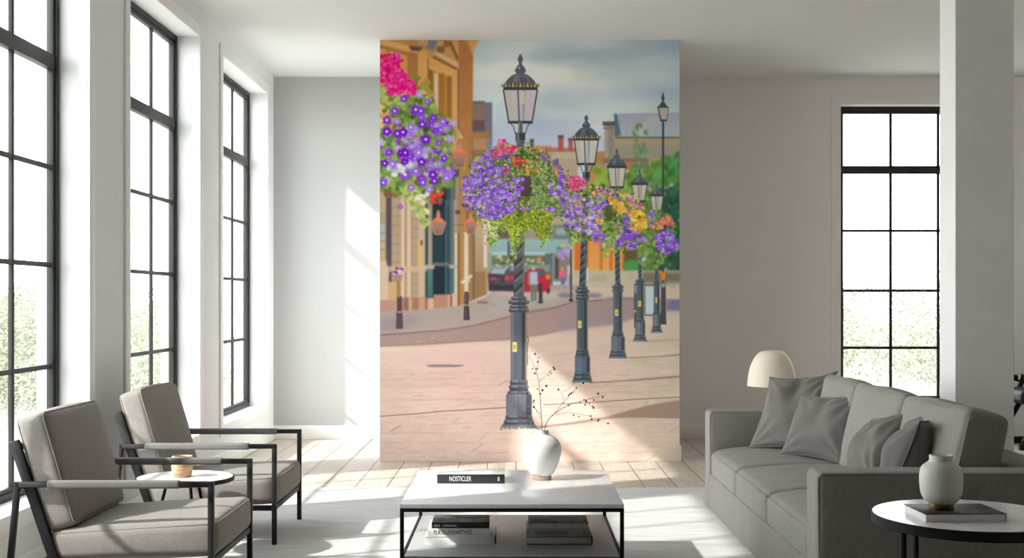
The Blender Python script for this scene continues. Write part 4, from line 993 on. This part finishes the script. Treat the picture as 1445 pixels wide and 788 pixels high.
lathe('rim', [(.0435, .097), (.0505, .097), (.0515, .101), (.050, .105), (.045, .105), (.0435, .101), (.0435, .097)], mat_plain('pink_clay_rim', (.62, .42, .34), .5), cup, 40, .9, cap0=False, cap1=False)
tag(cup, 'squat brown wooden cup on the round table between the armchairs', 'cup')

# ---------------------------------------------------------------- coffee table
CX0, CX1, CY0, CY1, CZ = -.502, .468, 5.21, 6.26, .42
ct = empty('coffee_table', ((CX0+CX1)/2, (CY0+CY1)/2, RT)); co = Vector(ct.location)
def lb(name, x0, x1, y0, y1, z0, z1, m, bev=.002): return box(name, x0-co.x, x1-co.x, y0-co.y, y1-co.y, z0-co.z, z1-co.z, m, ct, bev)
lb('tabletop', CX0, CX1, CY0, CY1, CZ-.018, CZ, MARBLE, .002)
B_ = .017
fr = bmesh.new()
for y in (CY0, CY1-B_): add_box(fr, CX0-co.x, CX1-co.x, y-co.y, y+B_-co.y, CZ-.018-.016-co.z, CZ-.018-co.z, .0015); add_box(fr, CX0+B_-co.x, CX1-B_-co.x, y-co.y, y+B_-co.y, .172-co.z, .188-co.z, .0015)
for x in (CX0, CX1-B_): add_box(fr, x-co.x, x+B_-co.x, CY0+B_-co.y, CY1-B_-co.y, CZ-.018-.016-co.z, CZ-.018-co.z, .0015); add_box(fr, x-co.x, x+B_-co.x, CY0+B_-co.y, CY1-B_-co.y, .172-co.z, .188-co.z, .0015)
finish('frame', fr, BLACK, ct, smooth=.6)
for x in (CX0, CX1-B_):
    for y in (CY0, CY1-B_): lb('leg', x, x+B_, y, y+B_, RT, CZ-.034, BLACK, .0015)
lb('shelf', CX0+B_, CX1-B_, CY0+B_, CY1-B_, .177, .190, SHELF, .001)
tag(ct, 'square white marble coffee table with black metal frame and lower grey shelf', 'coffee table')

# ---------------------------------------------------------------- books (local: origin at centre of the base, spine or fore-edge towards -y)
def letters(body, txt, size, x, z, y, mat, parent, sx=1.0, name='title', flat=False, align='LEFT'):
    cu = bpy.data.curves.new(name, 'FONT'); cu.body = txt; cu.size = size; cu.extrude = .0003; cu.align_x = align; cu.align_y = 'CENTER'
    cu.materials.append(mat); o = bpy.data.objects.new(name, cu); COL.objects.link(o); o.parent = parent
    bpy.context.view_layer.update()
    me = bpy.data.meshes.new_from_object(o); COL.objects.unlink(o); bpy.data.objects.remove(o); bpy.data.curves.remove(cu)
    me.transform(Matrix.Diagonal((sx, 1, 1, 1)))
    o = bpy.data.objects.new(name, me); COL.objects.link(o); o.parent = parent
    o.location = (x, y, z); o.rotation_euler = (0 if flat else PI/2, 0, 0); return o

def book(name, loc, w, d, h, cover, top, pages, label, group=None, spine=True, rz=0.0, spine_mat=None):
    r = empty(name, loc, rz); c = .0028
    box('pages', -w/2+.003, w/2-.004, -d/2+(.003 if spine else .002), d/2-.004, c, h-c, pages, r, .001)
    box('front_cover', -w/2, w/2, -d/2, d/2, h-c, h, top, r, .0008)
    box('back_cover', -w/2, w/2, -d/2, d/2, 0, c, cover, r, .0008)
    if spine: box('spine', -w/2, w/2, -d/2-.0015, -d/2+.0028, 0, h, spine_mat or cover, r, .001)
    else: box('spine', w/2-.0028, w/2+.0012, -d/2, d/2, 0, h, spine_mat or cover, r, .001)
    tag(r, label, 'book', group); return r

bk = book('book', ((664.5-CX)*5.8/F, 5.8+.105, CZ), .325, .205, .044, COVBLACK, ARTGREY, PAGES, 'black-spined book with white title lying alone on the marble tabletop')
letters(bk, 'NOSTICLER', .033, -.105, .022, -.1045, INKWHITE, bk, .62); letters(bk, '8', .030, .128, .022, -.1045, INKWHITE, bk, .7)
SZ = .190
GB = 'books stacked on the coffee table shelf'
yb = 5.485
b1 = book('book', (-.2535, yb+.125, SZ), .320, .25, .037, COVWHITE, COVWHITE, PAGES, 'large white book at the bottom of the left shelf stack', GB, spine=False, spine_mat=COVBLACK)
b2 = book('book', (-.262, yb+.115, SZ+.037), .280, .22, .036, COVWHITE, COVWHITE, PAGES, 'white book with black spine lettering in the middle of the left shelf stack', GB)
letters(b2, 'FLATISLENNARTHDE', .030, -.113, .018, -.112, INKBLACK, b2, .62)
b3 = book('book', (-.253, yb+.105, SZ+.073), .262, .20, .027, COVBLACK, ARTBLACK, PAGES, 'black book on top of the left shelf stack', GB)
letters(b3, 'BR.R', .014, -.118, .012, -.102, INKWHITE, b3, .9); letters(b3, 'PAINTERSOME', .011, -.078, .012, -.102, INKWHITE, b3, .85)
b4 = book('book', (.198, yb+.12, SZ), .300, .24, .036, COVBLACK, COVBLACK, PAGESSHADE, 'dark-covered book with shade-toned pages at the bottom of the right shelf stack', GB, spine=False)
b5 = book('book', (.190, yb+.11, SZ+.036), .286, .215, .034, COVSHADE, COVSHADE, PAGESSHADE, 'shade-toned book with dark spine lettering in the middle of the right shelf stack', GB)
letters(b5, 'FUNLASSUHOTIFIAM', .022, -.103, .016, -.1095, INKBLACK, b5, .72); letters(b5, 'B', .022, .115, .016, -.1095, INKBLACK, b5, .8)
b6 = book('book', (.193, yb+.10, SZ+.070), .272, .20, .030, COVSHADE, ARTSHADE, PAGESSHADE, 'shade-toned book with printed cover on top of the right shelf stack', GB, spine=False)

# ---------------------------------------------------------------- vase with dried stems
VD = 5.94; vp = at(764.5, 677, VD)
v = empty('vase', (vp.x, VD, CZ))
prof = smooth_prof([(.046, .022), (.060, .034), (.078, .070), (.093, .115), (.0965, .150), (.090, .180), (.066, .208), (.040, .220), (.034, .228), (.033, .240), (.035, .247)], 6)
lathe('body', prof+[(.031, .247), (.029, .236), (.030, .222), (.002, .20)], CERAMIC, v, 64, 1.0)
lathe('foot', [(.001, 0), (.046, 0), (.0475, .003), (.0475, .020), (.046, .0225), (.001, .0225)], WOODRING, v, 48, .5)
tag(v, 'round white ceramic vase with narrow neck on the coffee table', 'vase')

def stem(label, base, twigs, buds):
    r = empty('dried_stem', base)
    root = None
    for k, (pts, r0, r1, dz) in enumerate(twigs):
        P = [at(x, y, VD+dz*i/(len(pts)-1))-Vector(base) for i, (x, y) in enumerate(pts)]
        S_ = spline(P, 6); n = len(S_); rad = [r0+(r1-r0)*i/(n-1) for i in range(n)]
        bm = bmesh.new(); add_tube(bm, S_, 0, 6, radii=rad)
        o = finish('stem' if k == 0 else 'twig', bm, TWIG, r, smooth=1.2)
    for (x, y, dz, s) in buds:
        bm = bmesh.new(); bmesh.ops.create_icosphere(bm, subdivisions=2, radius=s)
        for q in bm.verts: q.co.z *= 1.25
        bmesh.ops.translate(bm, vec=at(x, y, VD+dz)-Vector(base), verts=bm.verts)
        finish('bud', bm, TWIG, r, smooth=3.2)
    tag(r, label, 'dried stem', 'dried stems in the vase')
rb = random.Random(3)
def buds_along(paths, n):
    out = []
    for (pts, dz) in paths:
        for _ in range(n):
            i = rb.randrange(len(pts)-1); t_ = rb.random(); x = pts[i][0]+(pts[i+1][0]-pts[i][0])*t_; y = pts[i][1]+(pts[i+1][1]-pts[i][1])*t_
            out.append((x+rb.uniform(-3, 3), y+rb.uniform(-3, 3), dz*(i+t_)/(len(pts)-1), rb.uniform(.0026, .0048)))
    return out
p0 = Vector((vp.x, VD, CZ+.205))
A1 = [(766, 616), (764, 590), (762, 560), (760, 538), (755, 520), (746, 501)]
A2 = [(760, 540), (768, 532), (776, 526), (782, 518)]; A3 = [(764, 592), (756, 578), (750, 563)]; A4 = [(763, 585), (752, 574), (744, 566), (741, 556)]; A5 = [(757, 524), (760, 512), (756, 502)]; A6 = [(761, 548), (770, 545)]
stem('upright dried stem with small dark buds on the left of the vase', p0, [(A1, .0022, .0009, -.02), (A2, .0011, .0006, .03), (A3, .0012, .0006, -.02), (A4, .0012, .0006, .03), (A5, .0009, .0005, -.02)],
     buds_along([(A1[2:], -.02), (A2, .03), (A3[1:], -.02), (A4[1:], .03), (A5, -.02)], 4)+[(771, 545, 0, .0055), (765.5, 551, 0, .0055), (781, 519, .03, .0045), (755, 500, -.02, .0045)])
B1 = [(767, 616), (771, 598), (780, 586), (800, 573), (826, 565), (855, 558)]
B2 = [(779, 588), (792, 572), (806, 556), (820, 543)]; B3 = [(784, 586), (800, 583), (825, 586), (842, 592), (857, 598)]; B4 = [(796, 567), (793, 556), (788, 550)]; B5 = [(784, 584), (796, 577), (802, 570)]; B6 = [(822, 566), (830, 570), (836, 574)]
stem('wide spreading dried stem leaning right out of the vase', p0+Vector((.006, 0, 0)), [(B1, .0023, .0008, -.05), (B2, .0013, .0006, .04), (B3, .0012, .0005, .06), (B4, .0008, .0005, .02), (B5, .0008, .0005, .02), (B6, .0007, .0004, -.04)],
     buds_along([(B1[3:], -.05), (B2[1:], .04), (B3[1:], .06), (B6, -.04)], 6)+[(844, 556, -.045, .005), (858, 598, .06, .0045), (788, 550, .02, .0045), (823, 541, .04, .005)])

# ---------------------------------------------------------------- sofa
SX0, SX1 = 1.2, 2.30
Y0, Y1, Y2, Y3 = 4.80, 4.99, 7.48, 7.665
sofa = empty('sofa', ((SX0+SX1)/2, (Y0+Y3)/2, RT)); so = Vector(sofa.location)
def soft(name, x0, x1, y0, y1, z0, z1, r, mat, n=8, bulge=(0, 0, 0), fn=None, parent=None):
    bm = rounded_grid((x1-x0, y1-y0, z1-z0), r, n, bulge, fn)
    bmesh.ops.translate(bm, vec=Vector(((x0+x1)/2, (y0+y1)/2, (z0+z1)/2))-so, verts=bm.verts)
    return finish(name, bm, mat, parent or sofa, smooth=3.2)
soft('base', SX0+.002, SX1-.02, Y1-.01, Y2+.01, RT, .225, .012, SOFAFAB, 4)
ARMZ = .615
for (a, b) in ((Y0, Y1), (Y2, Y3)):
    arm = soft('arm', SX0, SX1, a, b, RT, ARMZ, .028, SOFAFAB, 6)
    for yy in (a+.007, b-.007):
        pts = [(SX0+.012, yy, .03), (SX0+.006, yy, ARMZ-.05), (SX0+.008, yy, ARMZ-.022), (SX0+.022, yy, ARMZ-.008), (SX0+.05, yy, ARMZ-.006), (SX1-.03, yy, ARMZ-.006)]
        tube('piping', [Vector(p)-so for p in pts], .0032, SOFAFAB, arm, 6)
soft('back_frame', 2.06, SX1-.002, Y1-.005, Y2+.005, .2, ARMZ-.004, .03, SOFAFAB, 6)
ly = (Y2-Y1)/3
for i in range(3):
    a, b = Y1+ly*i, Y1+ly*(i+1)
    def fs(q, p):
        q = q.copy()
        q.z += .003*math.sin(q.y*17+i*2)*math.sin(q.x*13+i)*(p.z*.5+.5)
        q.z -= .036*max(0, -p.x)**3*(p.z*.5+.5)          # falls towards the front edge
        return q
    cu = soft('seat_cushion', SX0+.006, 2.02, a+.003, b-.003, .206, .402, .040, SOFAFAB, 14, (0, .002, .010), fs)
    pts = [Vector((SX0+.0185, a+.02+(b-a-.04)*k/12, .3525+.002*math.sin(PI*k/12)))-so for k in range(13)]
    tube('piping', [p+Vector((-.004, 0, 0)) for p in pts], .0028, SOFAFAB, cu, 6)
for i in range(3):
    a, b = Y1+ly*i, Y1+ly*(i+1)
    w, hh, th = b-a-.006, .475, .19
    lean = math.radians(13)
    M = Matrix.Translation(Vector((1.86, (a+b)/2, .372))-so) @ Matrix.Rotation(lean, 4, 'Y')
    def fb(q, p):
        q = q.copy()
        q.z -= .004*abs(p.y)**4*(p.z*.5+.5)               # crown, soft corners
        q.x += .006*math.sin(q.z*19+i*2.1)*math.sin(q.y*11+i)*(1-p.y**2)
        q.z += .004*math.sin(q.y*15+i*1.7)*(p.z*.5+.5)
        return q
    bm = rounded_grid((th, w, hh), .034, 14, (.040, .004, .010), fb); bmesh.ops.translate(bm, vec=(0, 0, hh/2), verts=bm.verts); bm.transform(M)
    cb = finish('back_cushion', bm, SOFAFAB, sofa, smooth=3.2)
    for s in (-1, 1):
        pts = []
        for k in range(25):
            tt = -1+2*k/24; yy = tt*(w/2-.012)
            pts.append(M @ Vector((s*(th/2-.024)-(.0 if s < 0 else 0), yy, hh-.004-.022*abs(tt)**4-.008+.020*(1-tt*tt))))
    # seam down the near end of the cushion
    pts = [M @ Vector((-(th/2-.016), -(w/2-.003), .05+(hh-.1)*k/10)) for k in range(11)]
    tube('piping', pts, .003, SOFAFAB, cb, 6)
tag(sofa, 'long grey three-seat upholstered sofa facing the coffee table', 'sofa')

# ---------------------------------------------------------------- throw pillows from four corners
def pinch(u, v): return u*(1-.13*(1-v*v)**.8*abs(u)), v*(1-.13*(1-u*u)**.8*abs(v))
def pillow(label, tl, tr, bl, br, thick, mat, seed, front=None):
    """corners in world space; bulges both ways"""
    tl, tr, bl, br = map(Vector, (tl, tr, bl, br)); n = 30
    c = (tl+tr+bl+br)/4; U = ((tr+br)-(tl+bl))/2; V = ((tl+tr)-(bl+br))/2; N = U.cross(V).normalized()
    rr = random.Random(seed); ph = [rr.uniform(0, 6.28) for _ in range(8)]
    bm = bmesh.new(); grid = {}
    for s in (1, -1):
        for i in range(n+1):
            for j in range(n+1):
                u, v_ = -math.cos(PI*i/n), -math.cos(PI*j/n)
                u = .35*u+.65*(-1+2*i/n); v_ = .35*v_+.65*(-1+2*j/n)
                edge = i in (0, n) or j in (0, n)
                key = (i, j, 0 if edge else s)
                if key in grid: continue
                uu, vv = pinch(u, v_)
                a, b = (uu+1)/2, (vv+1)/2
                p = (bl*(1-a)+br*a)*(1-b)+(tl*(1-a)+tr*a)*b
                e = max(0, (1-u*u)*(1-v_*v_))
                t_ = thick/2*e**.5
                for q, (cu_, cv_) in enumerate(((-1, -1), (1, -1), (-1, 1), (1, 1))):   # creases fanning out of the corners
                    du, dv = u-cu_, v_-cv_; rad = math.hypot(du, dv); ang = math.atan2(dv, du)
                    t_ += thick*.055*math.sin(13*ang+ph[q])*math.exp(-((rad-.55)/.42)**2)*e**.35
                t_ += thick*.05*e**.5*(math.sin(4*u+ph[4]+2*v_)+.7*math.sin(6*v_-3*u+ph[5]))*(1 if s > 0 else .5)
                t_ -= thick*.16*math.exp(-((u-.05)/.16)**2-((v_-.75)/.5)**2)*(s > 0)
                grid[key] = bm.verts.new(p-c+N*(s*t_))
    def gv(i, j, s): return grid[(i, j, 0 if (i in (0, n) or j in (0, n)) else s)]
    for s in (1, -1):
        for i in range(n):
            for j in range(n):
                q = [gv(i, j, s), gv(i+1, j, s), gv(i+1, j+1, s), gv(i, j+1, s)]
                bm.faces.new(q if s > 0 else q[::-1])
    root = finish('throw_pillow', bm, mat, None, smooth=3.2, loc=c)
    m = root.modifiers.new('smooth', 'SUBSURF'); m.levels = 1; m.render_levels = 1
    rim = []
    for i in range(n): rim.append(gv_co(root, tl, tr, bl, br, c, i, 0, n))
    for j in range(n): rim.append(gv_co(root, tl, tr, bl, br, c, n, j, n))
    for i in range(n): rim.append(gv_co(root, tl, tr, bl, br, c, n-i, n, n))
    for j in range(n): rim.append(gv_co(root, tl, tr, bl, br, c, 0, n-j, n))
    tube('piping', rim, .0032, mat, root, 6, True)
    tag(root, label, 'pillow', 'throw pillows on the sofa'); return root
def gv_co(o, tl, tr, bl, br, c, i, j, n):
    u, v_ = -math.cos(PI*i/n), -math.cos(PI*j/n); u = .35*u+.65*(-1+2*i/n); v_ = .35*v_+.65*(-1+2*j/n)
    uu, vv = pinch(u, v_); a, b = (uu+1)/2, (vv+1)/2
    return (bl*(1-a)+br*a)*(1-b)+(tl*(1-a)+tr*a)*b-c
pillow('large grey pillow leaning in the far sofa corner by the cream lamp', at(1086, 532, 7.42), at(1182, 524, 7.30), at(1055, 634, 7.36), at(1152, 640, 6.98), .16, PILLOWFAB, 1)
pillow('grey square pillow in front of the far corner pillow', at(1130, 556, 7.02), at(1222, 555, 6.66), at(1099, 642, 7.02), at(1196, 660, 6.56), .165, PILLOWFAB2, 2)
pillow('grey pillow half hidden behind the pillow nearest the vase table', at(1240, 590, 6.02), at(1288, 580, 5.72), at(1190, 675, 6.02), at(1234, 692, 5.60), .20, PILLOWFAB, 3)
pillow('dark grey pillow at the near sofa arm, nearest the viewer', at(1336, 577, 5.60), at(1298, 594, 5.18), at(1270, 694, 5.50), at(1250, 712, 5.12), .23, PILLOWFAB2, 4)

# ---------------------------------------------------------------- round table at the near end of the sofa, book and vase
RZ = .565
rt = empty('side_table', ((1367-CX)*4.15/F, 4.15, RT)); zt = RZ-RT
lathe('tabletop', [(.001, zt-.006), (.318, zt-.006), (.3195, zt-.003), (.318, zt), (.001, zt)], MARBLE, rt, 80, .5)
lathe('rim', [(.27, zt-.036), (.322, zt-.036), (.3245, zt-.033), (.3245, zt-.004), (.322, zt-.0015), (.320, zt-.0015), (.320, zt-.0065), (.27, zt-.0065)], BLACKWOOD, rt, 80, .5, cap0=False, cap1=False)
for a in (205, 288, 25, 108):
    a = math.radians(a); x, y = .292*math.cos(a), .292*math.sin(a)
    tube('leg', [(x, y, 0), (x, y, zt-.034)], .010, BLACK, rt, 10)
bm = bmesh.new(); add_tube(bm, [(.292*math.cos(2*PI*k/48), .292*math.sin(2*PI*k/48), .012) for k in range(48)], .008, 8, True); finish('base_ring', bm, BLACK, rt, smooth=1)
tag(rt, 'round marble side table with thick black rim beside the near sofa arm', 'side table')
q0, q1, q3 = at(1308.5, 725, 4.0), at(1425, 725, 4.0), at(1273.7, 711, 4.2)
bw = (q1-q0).length
bkr = book('book', ((q0.x+q1.x)/2-.012, 4.10, RZ), bw, .20, .028, COVWHITE, ARTDARK, PAGES, 'thick white-edged book with dark marbled cover under the small vase', spine=False, rz=math.radians(2))
v2 = empty('vase', (at(1331, 717, 4.08).x, 4.10, RZ+.028))
prof = smooth_prof([(.040, .019), (.052, .026), (.066, .050), (.0708, .085), (.0708, .118), (.064, .142), (.048, .156), (.0395, .164), (.0390, .182)], 6)
lathe('body', prof+[(.036, .183), (.035, .165), (.002, .15)], CERAMIC2, v2, 64, 1.0)
lathe('foot', [(.001, 0), (.0405, 0), (.0415, .002), (.0415, .018), (.0405, .0195), (.001, .0195)], BRASS, v2, 48, .5)
tag(v2, 'barrel-shaped white vase with brass foot standing on the marbled book', 'vase')

# ---------------------------------------------------------------- table lamp behind the sofa, on a low side table
LD = 8.25; lp = at(1089, 545, LD)
lt = empty('side_table', (lp.x, LD, RT)); 
lathe('tabletop', [(.001, .42), (.22, .42), (.224, .424), (.224, .438), (.22, .442), (.001, .442)], BLACKWOOD, lt, 48, .5)
lathe('leg', smooth_prof([(.15, 0), (.15, .012), (.03, .02), (.022, .06), (.022, .42)], 4), BLACK, lt, 32, .8)
tag(lt, 'dark low side table under the cream lamp behind the far sofa arm', 'side table')
lm = empty('table_lamp', (lp.x, LD, RT+.442)); z0 = lp.z-RT-.442
lathe('shade', smooth_prof([(.166, z0), (.160, z0+.06), (.145, z0+.13), (.118, z0+.19), (.085, z0+.228), (.05, z0+.240), (.003, z0+.242)], 6)+[(.003, z0+.236)]+smooth_prof([(.05, z0+.234), (.083, z0+.222), (.114, z0+.186), (.141, z0+.128), (.156, z0+.06), (.162, z0+.001)], 6), LAMPCREAM, lm, 56, 1.0, cap0=False, cap1=False)
lathe('stem', smooth_prof([(.02, .02), (.017, .05), (.017, z0+.12)], 4), BRASS, lm, 24, 1.0)
lathe('base', smooth_prof([(.085, 0), (.085, .012), (.05, .022), (.022, .03)], 4), BRASS, lm, 40, .9)
tag(lm, 'cream dome-shaded table lamp behind the far sofa arm', 'lamp')

# ---------------------------------------------------------------- dark chair at the right edge, beyond the pillar
DC = 10.75
dc = empty('lounge_chair', (4.78, DC, 0))
def dcb(name, a, b, w, h, par=None, up=(0, 0, 1)): return bar(name, a, b, w, h, BLACKWOOD, par or dc, up)
for y in (-.27, .27):
    dcb('sled_base', (-.40, y, .03), (.42, y, .03), .05, .06)
    dcb('leg', (-.16, y, .40), (-.36, y, .06), .035, .05, up=(1, 0, .4)); dcb('leg', (-.12, y, .42), (-.02, y, .06), .035, .05, up=(1, 0, -.3))
    dcb('leg', (.26, y, .42), (.36, y, .06), .035, .05, up=(1, 0, -.3))
    bm = bmesh.new(); add_tube(bm, spline([(-.40, y, .64), (-.30, y, .62), (-.16, y, .585), (.0, y, .575), (.25, y, .60)], 6), .028, 8); finish('armrest', bm, BLACKWOOD, dc, smooth=1)
    dcb('arm_post', (-.22, y, .44), (-.14, y, .58), .03, .04, up=(1, 0, .2)); dcb('arm_post', (.25, y, .42), (.27, y, .60), .03, .04, up=(1, 0, .2))
bm = rounded_grid((.72, .56, .12), .04, 8, (0, 0, .012)); bmesh.ops.translate(bm, vec=(-.02, 0, .455), verts=bm.verts); finish('seat', bm, BLACKWOOD, dc, smooth=3.2)
bm = rounded_grid((.09, .54, .5), .035, 8, (.012, 0, 0)); bmesh.ops.rotate(bm, cent=(0, 0, 0), matrix=Matrix.Rotation(math.radians(14), 3, 'Y'), verts=bm.verts); bmesh.ops.translate(bm, vec=(.36, 0, .72), verts=bm.verts); finish('backrest', bm, BLACKWOOD, dc, smooth=3.2)
tag(dc, 'dark wooden lounge chair cut by the right edge beyond the pillar', 'chair')

# ---------------------------------------------------------------- light: sun and bright hazy sky
w = bpy.data.worlds.new('hazy_sky'); SC.world = w; w.use_nodes = True; nt = w.node_tree
bg = nt.nodes['Background']; tc = nt.nodes.new('ShaderNodeTexCoord'); sx = nt.nodes.new('ShaderNodeSeparateXYZ'); rp = nt.nodes.new('ShaderNodeValToRGB')
nt.links.new(tc.outputs['Generated'], sx.inputs[0]); nt.links.new(sx.outputs['Z'], rp.inputs['Fac']); nt.links.new(rp.outputs['Color'], bg.inputs['Color'])
e = rp.color_ramp.elements; e[0].position = 0.0; e[0].color = (1.0, .995, .985, 1); e[1].position = .6; e[1].color = (.42, .44, .46, 1)
bg.inputs['Strength'].default_value = SKY
sd = bpy.data.lights.new('sun', 'SUN'); sd.energy = SUN; sd.angle = math.radians(1.2); sd.color = (1.0, .97, .93)
so_ = bpy.data.objects.new('sun', sd); COL.objects.link(so_); so_.location = (-14, -6, 12)
so_.rotation_euler = Vector((2.1, 1.0, -1.81)).to_track_quat('-Z', 'Y').to_euler()

# ---------------------------------------------------------------- camera
cd = bpy.data.cameras.new('camera'); cam = bpy.data.objects.new('camera', cd); COL.objects.link(cam)
cam.location = (0, 0, EYE); cam.rotation_euler = (PI/2, 0, 0)
cd.sensor_fit = 'HORIZONTAL'; cd.sensor_width = 36; cd.lens = F/1445*36
cd.shift_x = -(CX-722.5)/1445; cd.shift_y = (CY-394)/1445; cd.clip_start = .05; cd.clip_end = 300
SC.camera = cam
vs = SC.view_settings; SC.display_settings.display_device = 'sRGB'
vs.view_transform = 'Standard'; vs.look = 'None'; vs.gamma = 1.0; vs.use_curve_mapping = False; vs.exposure = EXPO
cy = SC.cycles; cy.max_bounces = 14; cy.diffuse_bounces = 10; cy.glossy_bounces = 4; cy.transmission_bounces = 6; cy.transparent_max_bounces = 12
cy.use_denoising = True; cy.sample_clamp_indirect = 8.0; cy.caustics_reflective = False; cy.caustics_refractive = False
